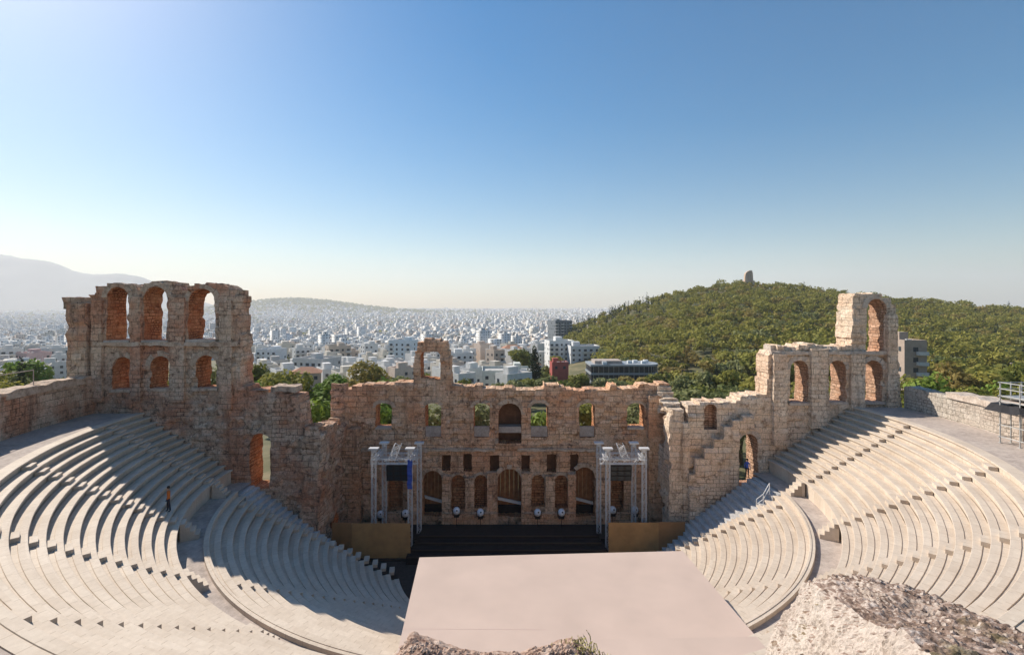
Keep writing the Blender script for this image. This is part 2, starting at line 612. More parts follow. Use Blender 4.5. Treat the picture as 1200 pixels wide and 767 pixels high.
for a, b, y0, y1 in [(518, 528, 551, 533), (543, 553, 552, 532), (574, 585, 552, 533), (611, 621, 552, 533), (641, 652, 553, 532), (668, 678, 552, 532)]:
    holes.append(rect(PX(a, DS), PX(b, DS), PZ(y0, DS), PZ(y1, DS)))
ARCH = [(496, 518, 604, 551), (583, 611, 605, 549), (673, 697, 605, 547)]
NICH = [(529, 545, 596, 556), (556, 571, 594, 556), (623, 638, 593, 556), (650, 665, 594, 556), (455, 472, 597, 556), (716, 731, 597, 556)]
for a, b, y0, y1 in ARCH + NICH:
    holes.append(arch(PX(a, DS), PX(b, DS), PZ(y0, DS), PZ(y1, DS)))
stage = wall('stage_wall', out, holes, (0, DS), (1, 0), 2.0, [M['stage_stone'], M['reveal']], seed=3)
tag(stage, 'tall red-brown ruined stage wall with arched windows and a free-standing arch on top', 'stage wall')
# backs of the blind niches, doors in the big arches
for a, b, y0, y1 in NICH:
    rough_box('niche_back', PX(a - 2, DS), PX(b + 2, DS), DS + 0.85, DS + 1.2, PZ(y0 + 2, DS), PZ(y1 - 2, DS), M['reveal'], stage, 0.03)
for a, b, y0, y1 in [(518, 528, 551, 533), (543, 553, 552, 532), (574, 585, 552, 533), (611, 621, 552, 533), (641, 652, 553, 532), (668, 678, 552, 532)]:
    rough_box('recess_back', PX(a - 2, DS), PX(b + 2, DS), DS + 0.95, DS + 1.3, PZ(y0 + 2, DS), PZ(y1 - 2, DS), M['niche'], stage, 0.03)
for i, (a, b, y0, y1) in enumerate(ARCH):
    mb = MB()
    x0, x1, z0, z1 = PX(a - 2, DS), PX(b + 2, DS), PZ(y0, DS), PZ(y1 - 2, DS)
    yb = DS + 1.45
    w = (x1 - x0)
    for k in range(6):
        mb.box(x0 + w * k / 6 + 0.01, x0 + w * (k + 1) / 6 - 0.01, yb, yb + 0.09, z0, z1)
    door = mb.build('door', M['wood'], stage)
    mb = MB()
    s0 = Vector((x0 + 0.1, DS + 1.0, z0 + (z1 - z0) * (0.27 if i else 0.3)))
    s1 = Vector((x1 - 0.12, DS + 1.0, z0 + (z1 - z0) * (0.16 if i else 0.18)))
    mb.poly([s0, s1, s1 + Vector((0, 0, 0.28)), s0 + Vector((0, 0, 0.28))])
    mb.poly([s0 + Vector((0, 0, .28)), s1 + Vector((0, 0, .28)), s1 + Vector((0, .2, .28)), s0 + Vector((0, .2, .28))])
    mb.poly([s0, s0 + Vector((0, .2, 0)), s1 + Vector((0, .2, 0)), s1])
    mb.build('sun_strip', M['white'], stage)  # strip of sunlight behind the arch, put in as a white slanted board
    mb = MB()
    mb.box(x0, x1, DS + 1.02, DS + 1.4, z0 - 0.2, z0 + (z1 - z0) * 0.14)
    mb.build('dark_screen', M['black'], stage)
for i, (a, b, y0, y1) in enumerate(ARCH + NICH):
    voussoirs(PX(a, DS), PX(b, DS), PZ(y0, DS), PZ(y1, DS), DS, stage, M['trim'], .42 if i < 3 else .3, 0, i)
voussoirs(PX(584, DS), PX(611, DS), PZ(519, DS), PZ(472, DS), DS, stage, M['trim'], .45, 0, 30)
for i, (a, b) in enumerate(UPW): voussoirs(PX(a, DS), PX(b, DS), PZ(510, DS), PZ(472, DS), DS, stage, M['trim'], .36, .45, 40 + i)
# central niche: back and shelf
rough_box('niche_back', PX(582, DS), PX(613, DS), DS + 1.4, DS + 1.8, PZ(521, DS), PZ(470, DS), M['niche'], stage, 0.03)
rough_box('shelf', PX(584, DS) + .03, PX(611, DS) - .03, DS + 0.1, DS + 1.3, PZ(507, DS), PZ(500, DS), M['infill'], stage, 0.02)
for a, b in UPW[1:5]:
    rough_box('window_parapet', PX(a, DS) + .04, PX(b, DS) - .04, DS + 0.12, DS + 0.5, PZ(512, DS) + .05, PZ(500, DS), M['infill'], stage, 0.02)
for a, b in (UPW[0], UPW[5]):
    rough_box('window_sill', PX(a, DS), PX(b, DS), DS - 0.08, DS + 0.9, PZ(503, DS), PZ(500.5, DS), M['trim_pale'], stage, 0.02)
rough_box('string_course', PX(420, DS), PX(580, DS), DS - 0.3, DS + 0.1, PZ(528, DS), PZ(525, DS), M['trim'], stage, 0.13, 0.4, 1)
rough_box('string_course', PX(606, DS), PX(757, DS), DS - 0.3, DS + 0.1, PZ(528, DS), PZ(525, DS), M['trim'], stage, 0.13, 0.4, 2)
# piers of the columned podium between the doors and niches
for a, b, y1 in [(478, 495, 562), (519, 529, 556), (546, 556, 558), (571, 583, 552), (611, 622, 552), (639, 650, 556), (665, 674, 553), (697, 712, 560)]:
    rough_box('podium_pier', PX(a, DS), PX(b, DS), DS - 0.55, DS + 0.1, PZ(612, DS), PZ(y1, DS), M['stage_stone'], stage, 0.1, 0.35, a)
for a, b in [(519, 583), (611, 673), (440, 496), (698, 745)]:
    rough_box('podium_plinth', PX(a, DS), PX(b, DS), DS - 0.95, DS - 0.5, 0.6, PZ(597, DS), M['stage_stone'], stage, 0.08, 0.35, a)
for a, b in [(403, 424), (758, 783)]:
    rough_box('corner_buttress', PX(a, DS), PX(b, DS), DS - 0.8, DS + 0.1, 0.3, PZ(462 if a > 600 else 500, DS), M['stage_stone'], stage, 0.13, 0.4, a)

# ---- left wing (frontal wall on the west end of the seats) -------------------------
DL = 44.5
def pl(x, y): return (PX(x, DL), PZ(y, DL))
rng = random.Random(9)
out = [pl(86, 640), pl(362, 640), pl(364, 560), pl(358, 520), pl(354, 500), pl(352, 484), pl(350, 463), pl(330, 459), pl(313, 458), pl(300, 458), pl(282, 452), pl(281, 408), pl(279, 384),
       pl(278, 346), pl(275, 339), pl(270, 340), pl(266, 336), pl(261, 333), pl(252, 331), pl(240, 330.5), pl(229, 332), pl(221, 336), pl(219, 340), pl(213, 340), pl(210, 335), pl(203, 331), pl(190, 329.5), pl(176, 331), pl(169, 335), pl(166, 340), pl(161, 340), pl(158, 335),
       pl(150, 332), pl(138, 331), pl(125, 332), pl(114, 335), pl(111, 343), pl(104, 346), pl(88, 348), pl(74, 350), pl(76, 362), pl(79, 380), pl(82, 396), pl(84, 415), pl(88, 430), pl(90, 446)]
out = ragged(out, rng, 0.14, 0.75, top_only=13.0)
LW = [(125.5, 151, 399, 336), (169, 196, 399, 335.5), (221, 252, 398, 338)]
LW2 = [(132, 156, 456.5, 418), (176.5, 200, 455.5, 417), (229, 254, 455, 416)]
holes = [arch(PX(a, DL), PX(b, DL), PZ(y0, DL), PZ(y1, DL)) for a, b, y0, y1 in LW + LW2]
holes.append(arch(PX(293, DL), PX(317, DL), PZ(572, DL), PZ(507, DL)))
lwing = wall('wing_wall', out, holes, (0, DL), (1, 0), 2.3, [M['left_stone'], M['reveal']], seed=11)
tag(lwing, 'grey-brown ruined wing wall three storeys high with three tall arched windows over three small ones', 'ruined wall', 'wing walls of the theatre')
rough_box('cornice', PX(112, DL), PX(279, DL), DL - 0.34, DL + 0.1, PZ(405, DL), PZ(400.5, DL), M['trim'], lwing, 0.12, 0.4, 3)
for i, (a, b, y0, y1) in enumerate(LW + LW2):
    rough_box('window_sill', PX(a - 2, DL), PX(b + 2, DL), DL - 0.22, DL + 0.8, PZ(y0 + 2.5, DL), PZ(y0 - .5, DL), M['trim'] if i > 2 else M['trim_pale'], lwing, 0.03, 0.35, i)
for i, (a, b, y0, y1) in enumerate(LW + LW2): voussoirs(PX(a, DL), PX(b, DL), PZ(y0, DL), PZ(y1, DL), DL, lwing, M['trim'], .45, 0, 50 + i, .05)
for a, b, y0, y1 in [(155, 167, 470, 348), (201, 218, 470, 348), (259, 273, 478, 352), (110, 122, 470, 352)]:
    rough_box('pilaster', PX(a, DL), PX(b, DL), DL - 0.32, DL + 0.1, PZ(y0, DL), PZ(y1, DL), M['left_stone'], lwing, 0.1, 0.4, a)
rough_box('broken_buttress', PX(84, DL), PX(106, DL), DL - 0.5, DL + 0.1, PZ(455, DL), PZ(356, DL), M['left_stone'], lwing, 0.22, 0.4, 8)
rough_box('fallen_block', PX(316, DL), PX(345, DL), DL + 0.2, DL + 1.8, PZ(460, DL), PZ(453, DL), M['trim'], lwing, 0.16, 0.3, 5)

# ---- right wing --------------------------------------------------------------------
DR = 47.5
def pr(x, y): return (PX(x, DR), PZ(y, DR))
rng = random.Random(21)
out = [pr(806, 640), pr(1062, 640), pr(1056, 470), pr(1053, 430), pr(1051, 395), pr(1050, 364), pr(1043, 350), pr(1033, 345), pr(1022, 343), pr(1011, 343), pr(1001, 346), pr(999, 357),
       pr(998, 404), pr(990, 406), pr(957, 405), pr(954, 402), pr(937, 403), pr(934, 408), pr(924, 405), pr(911, 404), pr(909, 411), pr(904, 411), pr(901, 416), pr(899, 458), pr(886, 463), pr(868, 466),
       pr(863, 473), pr(848, 471), pr(833, 469), pr(820, 471), pr(806, 480)]
out = ragged(out, rng, 0.14, 0.7, top_only=12.5)
RW = [(926, 947, 472, 422), (970, 991, 471, 422), (1012, 1034, 471, 422), (1016, 1038, 413, 350)]
holes = [arch(PX(a, DR), PX(b, DR), PZ(y0, DR), PZ(y1, DR)) for a, b, y0, y1 in RW]
holes.append(arch(PX(866, DR), PX(888, DR), PZ(572, DR), PZ(508, DR)))
holes.append(arch(PX(825, DR), PX(840, DR), PZ(503, DR), PZ(473, DR)))
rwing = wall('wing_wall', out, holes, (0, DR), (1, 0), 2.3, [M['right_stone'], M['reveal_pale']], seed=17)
tag(rwing, 'pale sunlit ruined wing wall stepping up to a single tall arch at its far end', 'ruined wall', 'wing walls of the theatre')
for i, (a, b, y0, y1) in enumerate(RW):
    rough_box('window_sill', PX(a - 2, DR), PX(b + 2, DR), DR - 0.2, DR + 0.7, PZ(y0 + 2.5, DR), PZ(y0 - .5, DR), M['trim_pale'], rwing, 0.03, 0.35, i)
for i, (a, b, y0, y1) in enumerate(RW): voussoirs(PX(a, DR), PX(b, DR), PZ(y0, DR), PZ(y1, DR), DR, rwing, M['trim_pale'], .45, 0, 60 + i)
voussoirs(PX(866, DR), PX(888, DR), PZ(572, DR), PZ(508, DR), DR, rwing, M['trim_pale'], .4, 0, 70)
rough_box('niche_back', PX(823, DR), PX(842, DR), DR + 0.8, DR + 1.2, PZ(505, DR), PZ(471, DR), M['reveal_pale'], rwing, 0.05)
for a, b, y0, y1 in [(948, 968, 500, 408), (994, 1010, 500, 414), (1037, 1048, 480, 368), (904, 920, 520, 414)]:
    rough_box('pilaster', PX(a, DR), PX(b, DR), DR - 0.45, DR + 0.1, PZ(y0, DR), PZ(y1, DR), M['right_stone'], rwing, 0.12, 0.4, a)
rough_box('cornice', PX(902, DR), PX(1050, DR), DR - 0.3, DR + 0.1, PZ(415, DR), PZ(411.5, DR), M['trim_pale'], rwing, 0.1, 0.4, 7)
rough_box('fallen_block', PX(905, DR), PX(918, DR), DR + .3, DR + 1.6, PZ(411, DR), PZ(405, DR), M['trim_pale'], rwing, 0.1, 0.3, 2)
# stepped outer skin of the same wall
D2 = DR - 0.75
def p2(x, y): return (PX(x, D2), PZ(y, D2))
st = [p2(808, 640), p2(868, 640), p2(866, 600), p2(866, 505), p2(884, 500), p2(884, 486), p2(870, 487), p2(870, 492), p2(858, 492), p2(858, 499), p2(847, 500), p2(847, 512), p2(836, 513), p2(836, 525), p2(826, 526), p2(826, 537), p2(815, 538), p2(814, 556), p2(808, 557)]
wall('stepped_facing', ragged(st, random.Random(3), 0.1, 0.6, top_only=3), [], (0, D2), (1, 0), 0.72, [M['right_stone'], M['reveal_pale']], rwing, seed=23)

# ---- side walls joining the wings to the stage wall ---------------------------------
out = [(0, 0), (7.6, 0), (7.6, 13.0), (6.0, 12.9), (5.0, 12.3), (3.5, 12.6), (2.2, 11.6), (0.8, 12.4), (0, 15.8)]
out = ragged(out, random.Random(2), 0.25, 0.7, top_only=10)
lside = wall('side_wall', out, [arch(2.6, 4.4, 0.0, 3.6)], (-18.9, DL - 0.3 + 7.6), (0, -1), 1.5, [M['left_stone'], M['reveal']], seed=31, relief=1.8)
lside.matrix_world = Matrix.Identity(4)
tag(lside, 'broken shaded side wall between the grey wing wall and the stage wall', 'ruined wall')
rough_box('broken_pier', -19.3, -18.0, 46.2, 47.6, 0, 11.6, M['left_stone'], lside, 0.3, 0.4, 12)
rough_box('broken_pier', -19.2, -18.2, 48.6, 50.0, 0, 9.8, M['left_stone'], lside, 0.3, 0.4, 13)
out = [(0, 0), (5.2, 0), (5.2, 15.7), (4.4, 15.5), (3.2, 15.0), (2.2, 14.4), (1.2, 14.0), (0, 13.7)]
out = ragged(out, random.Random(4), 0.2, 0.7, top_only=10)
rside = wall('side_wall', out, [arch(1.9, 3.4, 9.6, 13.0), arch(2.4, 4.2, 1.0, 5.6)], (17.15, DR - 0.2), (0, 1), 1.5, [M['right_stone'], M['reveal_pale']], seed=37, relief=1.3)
tag(rside, 'narrow sunlit side wall with a small arch between stage wall and pale wing wall', 'ruined wall')
rough_box('broken_pier', 16.9, 17.6, 47.2, 48.1, 0, 12.6, M['right_stone'], rside, 0.2, 0.4, 15)

# ---- curved outer walls --------------------------------------------------------------
CY = 44.8
def ring_pt(R, th, z): return (R * math.cos(th), CY - R * math.sin(th), z)


def ring_wall(name, R, thick, th0, th1, ztop, zbot, mat, seed, parent=None):
    n = max(8, int(abs(th1 - th0) * R / 0.4))
    rows, uvs = [], []
    zs = np.linspace(zbot, 1, 14)
    for i in range(n + 1):
        th = th0 + (th1 - th0) * i / n
        zt = ztop(th) + 0.24 * noise.noise(Vector((i * 0.35, seed, 0))) + 0.2 * (math.floor(abs(noise.noise(Vector((int(i / 3) * 1.7, seed * 3, 1)))) * 4) / 4)
        r, u = [], []
        for k in range(12):
            z = zbot + (zt - zbot) * k / 11
            dr = 0.09 * noise.noise(Vector((th * R * 0.9, z * 1.2, seed))) + 0.05 * noise.noise(Vector((th * R * 2.5, z * 2.9, seed)))
            r.append(ring_pt(R + dr, th, z)); u.append((th * R, z))
        for k in range(4):
            r.append(ring_pt(R + thick * (k + 1) / 4 - 0.02, th, zt + 0.1 * noise.noise(Vector((i * 0.8, k * 1.3, seed))))); u.append((th * R, zt + thick * (k + 1) / 4))
        r.append(ring_pt(R + thick, th, zbot)); u.append((th * R, zbot))
        rows.append(r); uvs.append(u)
    mb = MB()
    mb.grid(rows, 0, uvs=uvs)
    mb.poly(rows[0], 0, uvs[0]); mb.poly(rows[-1][::-1], 0, uvs[-1][::-1])
    return mb.build(name, mat, parent)


D2R = math.radians
lret = ring_wall('retaining_wall', 38.2, 1.3, D2R(180), D2R(124), lambda t: 17.2 + 0.4 * max(0, math.cos((t - PI) * 6)), 4, M['left_stone'], 3)
tag(lret, 'low shaded curved retaining wall running from the grey wing wall round the top of the seats', 'retaining wall')
rret = ring_wall('retaining_wall', 38.2, 1.3, D2R(-3), D2R(58), lambda t: 16.2, 4, M['ring_stone'], 5)
tag(rret, 'low pale sunlit curved retaining wall running from the pale wing wall towards the scaffold', 'retaining wall')
for a, b, r in [(4, 15, 1.0), (15, 27, 1.0), (27, 42, 1.0)]:
    ring_wall('coping', 38.05, 1.6, D2R(a), D2R(b - 0.6), lambda t: 16.5, 16.02, M['trim_pale'], a, rret)
for a, b in [(178, 166), (165, 150), (149, 132)]:
    ring_wall('coping', 38.05, 1.6, D2R(a), D2R(b), lambda t: 17.6, 17.0, M['trim'], a, lret)

# ---- seats ------------------------------------------------------------------------------
def seat_row(name, R0, R1, zt, zb, th0, th1, mat, parent, nose=0.15):
    prof = [(R0 + nose, zb), (R0 + nose, zt - 0.2), (R0 + 0.02, zt - 0.13), (R0, zt - 0.11), (R0, zt - 0.012), (R0 + 0.015, zt), (R0 + (R1 - R0) * .55, zt), (R0 + (R1 - R0) * .57, zt - 0.035), (R1 + 0.09, zt - 0.035), (R1 + 0.09, zb)]
    n = max(6, int((th1 - th0) / D2R(1.6)))
    rows = []
    sd = R_.random() * 100
    for i in range(n + 1):
        th = th0 + (th1 - th0) * i / n
        w = 0.012 * noise.noise(Vector((i * 0.7, sd, 0)))
        rows.append([ring_pt(r + w, th, z + w * 0.8 if z > zb else z) for r, z in prof])
    mb = MB()
    mb.grid(rows)
    mb.poly(rows[0][::-1]); mb.poly(rows[-1])
    return mb.build(name, mat, parent)


def stair(name, angs, rows, parent, mat, width=0.95):
    """one flight: half-height steps set on the rows along one radius"""
    mb = MB()
    for (R0, R1, zt) in rows:
        dth = width / 2 / R1
        for lo, hi, dz in ((R1 - 0.34, R1 + 0.1, 0.2),):
            rws = []
            for th in (angs - dth, angs + dth):
                rws.append([ring_pt(lo, th, zt - 0.05), ring_pt(lo, th, zt + dz), ring_pt(hi, th, zt + dz), ring_pt(hi, th, zt - 0.05)])
            mb.grid(rws); mb.poly(rws[0][::-1]); mb.poly(rws[1])
    return mb.build(name, mat, parent)


lower = empty('lower_seating', (0, CY, 0))
tag(lower, 'lower tier of curved white marble seat rows around the orchestra', 'seating tier')
upper = empty('upper_seating', (0, CY, 0))
tag(upper, 'upper tier of curved white marble seat rows above the walkway', 'seating tier')
def under(o, part):
    o.parent = part
    return o
def reparent(objs, par):
    for o in objs:
        o.parent = par
        o.matrix_parent_inverse = Matrix.Translation(par.location).inverted()
NLOW, NUP = 19, 14
lrows, urows = [], []
for i in range(NLOW):
    R0 = 10.0 + 0.72 * i; R1 = R0 + 0.72; z = 0.45 + 0.398 * i
    a = math.asin(3.0 / R0)
    o = seat_row('seat_row', R0, R1, z, -0.4, a, PI - a, M['marble'], None)
    lrows.append((R0, R1, z)); reparent([o], lower)
a = math.asin(3.0 / 23.7)
o = seat_row('parapet', 23.62, 23.86, 8.0, 7.0, a, PI - a, M['marble'], None, 0.02); reparent([o], lower)
for ang in (44, 90, 136, 10.5, 169.5):
    o = stair('stairway', D2R(ang), lrows[:-1], None, M['marble']); reparent([o], lower)
for i in range(NUP):
    R0 = 25.4 + 0.62 * i; R1 = R0 + 0.62; z = 9.0 + 0.4 * i
    if i == NUP - 1: R1 += 0.1
    a0 = -math.asin(2.55 / R0); a1 = PI + math.asin(-0.42 / R0)
    o = seat_row('seat_row', R0, R1, z, 5.5, a0, a1, M['marble'], None)
    urows.append((R0, R1, z)); reparent([o], upper)
for ang in (7, 26, 44, 62, 80, 100, 118, 136, 154, 172):
    o = stair('stairway', D2R(ang), urows[:-1], None, M['marble']); reparent([o], upper)
    if ang == 62: continue
    # a few steps from the walkway up the podium
    mb = MB()
    for k in range(4):
        R0 = 25.4 - 0.28 * (4 - k) + .02
        dth = 0.5 / R0
        zt = 7.75 + 0.29 * (k + 1)
        rws = [[ring_pt(R0, th, 7.5), ring_pt(R0, th, zt), ring_pt(25.42, th, zt), ring_pt(25.42, th, 7.5)] for th in (D2R(ang) - dth, D2R(ang) + dth)]
        mb.grid(rws); mb.poly(rws[0][::-1]); mb.poly(rws[1])
    o = mb.build('podium_steps', M['marble'], None); reparent([o], upper)


def ring_sheet(name, R0, R1, z, th0, th1, mat):
    mb = MB()
    n = 120
    mb.grid([[ring_pt(R0, th0 + (th1 - th0) * i / n, z), ring_pt(R1, th0 + (th1 - th0) * i / n, z)] for i in range(n + 1)])
    return mb.build(name, mat)


tag(ring_sheet('walkway', 23.8, 25.6, 7.72, D2R(-6), D2R(181), M['paving']), kind='structure')
tag(ring_sheet('upper_walkway', 33.9, 38.4, 14.12, D2R(-4), D2R(181), M['paving']), kind='structure')
mb = MB(); mb.box(-24, 24, 30, 53, -0.6, 0.0)
tag(mb.build('orchestra_floor', M['dark_floor']), kind='structure')

# ---- raised deck over the orchestra --------------------------------------------------------
HD = 8.2
def pd(x, y):
    d = (CZ - HD) / ((y - HZ) / F)
    return Vector((PX(x, d), d, HD))
fl, fr = pd(491.5, 652.5), pd(800, 645)
nl, nr = pd(470, 745), pd(905, 767)
nl = fl + (nl - fl) * ((fl.y - 21.2) / (fl.y - nl.y)); nr = fr + (nr - fr) * ((fr.y - 21.2) / (fr.y - nr.y))
deck = empty('raised_deck', (0, 26, 0)); tag(deck, 'large flat pale pink deck covering the orchestra in front of the stage', 'deck')
mb = MB()
c = [fl, fr, nr, nl]
lo = [q - Vector((0, 0, 0.18)) for q in c]
mb.poly(list(reversed(c))); mb.poly(lo)
for i in range(4):
    mb.poly([c[i], c[(i + 1) % 4], lo[(i + 1) % 4], lo[i]])
o = mb.build('platform', M['deck']); reparent([o], deck)
mb = MB()
a, b = pd(640, 735), pd(880, 727)
for q0, q1 in ((pd(472, 736), pd(640, 737)),):
    w = Vector((0, 0.02, 0))
    mb.poly([q0 + Vector((0, -.02, .004)), q1 + Vector((0, -.02, .004)), q1 + Vector((0, .02, .004)), q0 + Vector((0, .02, .004))])
o = mb.build('seam_strip', plain('deck_seam', (0.56, 0.41, 0.35), 0.6)); reparent([o], deck)
for u in (0.06, 0.35, 0.65, 0.94):
    for v in (0.06, 0.5):
        q = fl.lerp(fr, u).lerp(nl.lerp(nr, u), v)
        R = math.hypot(q.x, q.y - CY)
        zb = 0 if R < 10 else min(7.6, 0.45 + 0.398 * math.floor((R - 10) / .72))
        if zb < 7.2:
            mb = MB(); mb.tube((q.x, q.y, zb), (q.x, q.y, HD - .18), 0.06)
            mb.box(q.x - .15, q.x + .15, q.y - .15, q.y + .15, zb, zb + .02)
            o = mb.build('post', M['steel']); reparent([o], deck)

H2 = 10.3
def pd2(x, y):
    d = (CZ - H2) / ((y - HZ) / F)
    return Vector((PX(x, d), d, H2))
c = [pd2(640, 750), pd2(886, 745), pd2(905, 767), pd2(913, 777), pd2(640, 777)]
lo = [v_ - Vector((0, 0, .18)) for v_ in c]
mb = MB(); mb.poly(list(reversed(c))); mb.poly(lo)
for i in range(5): mb.poly([c[i], c[(i + 1) % 5], lo[(i + 1) % 5], lo[i]])
o = mb.build('upper_platform', M['deck']); reparent([o], deck)
for u in (.1, .5, .92):
    v_ = c[0].lerp(c[1], u) + Vector((0, -.5, 0))
    mb = MB(); mb.tube((v_.x, v_.y, HD + .004), (v_.x, v_.y, H2 - .18), .06); o = mb.build('post', M['steel']); reparent([o], deck)

# ---- stage platform, panels ----------------------------------------------------------------
sp = empty('stage_platform', (0, 48, 0)); tag(sp, 'black stage floor with low steps in front of the ruined stage wall', 'stage')
mb = MB(); mb.box(-17.6, 16.6, 47.4, 50.5, 0, 1.25); o = mb.build('floor_panel', M['black']); reparent([o], sp)
for k in range(4):
    mb = MB(); mb.box(-9.6 + 0.25 * k, 9.4 - 0.25 * k, 44.9 + 0.85 * k, 47.45 + .5 * k, 0, 0.7 + 0.27 * k + .01)
    o = mb.build('stage_step', M['black']); reparent([o], sp)
    mb = MB(); mb.box(-9.6 + 0.25 * k, 9.4 - 0.25 * k, 44.87 + 0.85 * k, 44.9 + 0.85 * k, 0.6 + 0.27 * k, 0.705 + 0.27 * k + .01)
    o = mb.build('step_edge', plain('worn_step_edge', (0.05, 0.04, 0.036), 0.6)); reparent([o], sp)

def panel(x0, x1, xm, ytop, d, label):
    e = empty('plywood_screen', (PX((x0 + x1) / 2, d), d, 0)); tag(e, label, 'screen')
    zt = PZ(ytop, d)
    for a, b, m, dy in ((x0, xm, M['ply2'] if xm - x0 < x1 - xm else M['ply'], 0), (xm, x1, M['ply'] if xm - x0 < x1 - xm else M['ply2'], 0.02)):
        mb = MB(); mb.box(PX(a, d) + .01, PX(b, d) - .01, d + dy, d + dy + .06, 0.25, zt - (0.0 if m is M['ply'] else -.05))
        o = mb.build('plywood_sheet', m); reparent([o], e)
    for x in (x0 + 4, (x0 + x1) / 2, x1 - 4):
        X = PX(x, d)
        mb = MB()
        mb.tube((X, d + .1, zt - .3), (X, d + 1.2, 0.03), .04); mb.box(X - .05, X + .05, d + .09, d + .16, 0, zt - .1)
        o = mb.build('brace', M['steel']); reparent([o], e)
    mb = MB(); mb.box(PX(x0, d) - .02, PX(x1, d) + .02, d - .1, d + .12, 0.0, .25); o = mb.build('base_rail', M['dark_floor']); reparent([o], e)
panel(389, 481, 412, 613, 45.6, 'tan plywood screen below the truss rig on the shaded side of the stage')
panel(713, 803, 772, 612, 45.6, 'tan plywood screen beside the handrail on the sunlit side of the stage')

# ---- truss rigs ---------------------------------------------------------------------------------
def truss(mb, a, b, w=0.37, r=0.028, n=None):
    a, b = Vector(a), Vector(b)
    d = (b - a); L = d.length; d.normalize()
    u = d.orthogonal().normalized() if abs(d.z) < 0.9 else Vector((1, 0, 0))
    if abs(d.z) < .9: u = Vector((0, 0, 1))
    v = d.cross(u)
    cs = [(-1, -1), (1, -1), (1, 1), (-1, 1)]
    P = lambda i, t: a + d * (L * t) + u * (cs[i % 4][0] * w / 2) + v * (cs[i % 4][1] * w / 2)
    for i in range(4):
        mb.tube(P(i, 0), P(i, 1), r, n=5)
    k = n or max(2, int(L / 0.5))
    for i in range(4):
        for j in range(k):
            t0, t1 = j / k, (j + 1) / k
            if (i + j) % 2: mb.tube(P(i, t0), P(i + 1, t1), r * .8, n=4, cap=False)
            else: mb.tube(P(i + 1, t0), P(i, t1), r * .8, n=4, cap=False)
            mb.tube(P(i, t0), P(i + 1, t0), r * .6, n=4, cap=False)


def rig(cx, d0, label, flip):
    e = empty('truss_rig', (cx, d0, 0)); tag(e, label, 'truss', 'lighting truss rigs')
    zt = 10.2
    hw, hd = 1.75, 1.0
    for sx in (-1, 1):
        for sy in (-1, 1):
            x, y = cx + sx * hw + (0.25 * sy * flip), d0 + sy * hd
            mb = MB(); truss(mb, (x, y, 0.55), (x, y, zt)); mb.box(x - .35, x + .35, y - .35, y + .35, .5, .56)
            o = mb.build('leg', M['alu']); reparent([o], e); leg_ = o
            mb = MB(); mb.box(x - .45, x + .45, y - .3, y + .3, zt + .02, zt + .16); mb.tube((x, y, zt - .3), (x, y, zt + .05), .16)
            under(mb.build('cap', M['alu']), leg_)
    for sy in (-1, 1):
        mb = MB(); y = d0 + sy * hd; truss(mb, (cx - hw - .5, y, zt - 1.15), (cx + hw + .5, y, zt - 1.15), 0.42)
        o = mb.build('cross_beam', M['alu']); reparent([o], e)
    for sx in (-1, 1):
        mb = MB(); truss(mb, (cx + sx * hw, d0 - hd - .5, zt - .75), (cx + sx * hw, d0 + hd + .4, zt - .75), 0.34)
        o = mb.build('side_beam', M['alu']); reparent([o], e)
    mb = MB(); truss(mb, (cx - .2 * flip, d0 - hd, zt - .95), (cx + .35 * flip, d0 - hd - .1, zt + .55), 0.62, .035, 4)
    o = mb.build('lattice_panel', M['alu']); reparent([o], e)
    return zt
def speaker(cx, d, z0, label):
    e = empty('speaker_array', (cx, d, z0)); tag(e, label, 'loudspeaker')
    for k in range(3):
        mb = MB(); mb.box(cx - 1.05, cx + 1.05, d - .35 + .07 * k, d + .3, z0 - .52 * (k + 1), z0 - .52 * k - .03)
        o = mb.build('cabinet', M['black']); reparent([o], e); cab_ = o
        mb = MB()
        for t in (-.7, 0, .7): mb.box(cx + t - .25, cx + t + .25, d - .36 + .07 * k, d - .352 + .07 * k, z0 - .52 * (k + 1) + .08, z0 - .52 * k - .1)
        under(mb.build('grille', M['glass']), cab_)
    mb = MB(); mb.box(cx - 1.15, cx + 1.15, d - .2, d + .2, z0 + .02, z0 + .1)
    for t in (-.9, .9): mb.tube((cx + t, d, z0 + .05), (cx + t, d, z0 + .75), .025)
    o = mb.build('bumper_frame', M['white']); reparent([o], e)
xl, xr = PX(465, 47.5), PX(728, 47.5)
rig(xl, 47.6, 'aluminium truss rig of four lattice legs above the shaded plywood screen', 1)
rig(xr, 47.6, 'aluminium truss rig of four lattice legs beside the sunlit side wall', -1)
speaker(xl, 47.9, 8.35, 'black loudspeaker array hanging in the truss rig on the shaded side')
speaker(xr, 47.9, 8.35, 'black loudspeaker array hanging in the truss rig on the sunlit side')
# blue banner on the inner leg of the shaded rig
mb = MB(); mb.grid([[(xl + 1.3 + .45 * t + .03 * math.sin(k * 1.3), 46.25 + .05 * math.sin(k * 2.1 + t), 9.3 - .28 * k) for t in (0, .5, 1)] for k in range(11)])
mb.grid([[(xl + 1.3 + .45 * t + .03 * math.sin(k * 1.3), 46.27 + .05 * math.sin(k * 2.1 + t), 9.3 - .28 * k) for t in (1, .5, 0)] for k in range(11)])
tag(mb.build('cable_loom', M['bluefabric']), 'blue cable loom hanging down the inner leg of the shaded truss rig', 'cable')

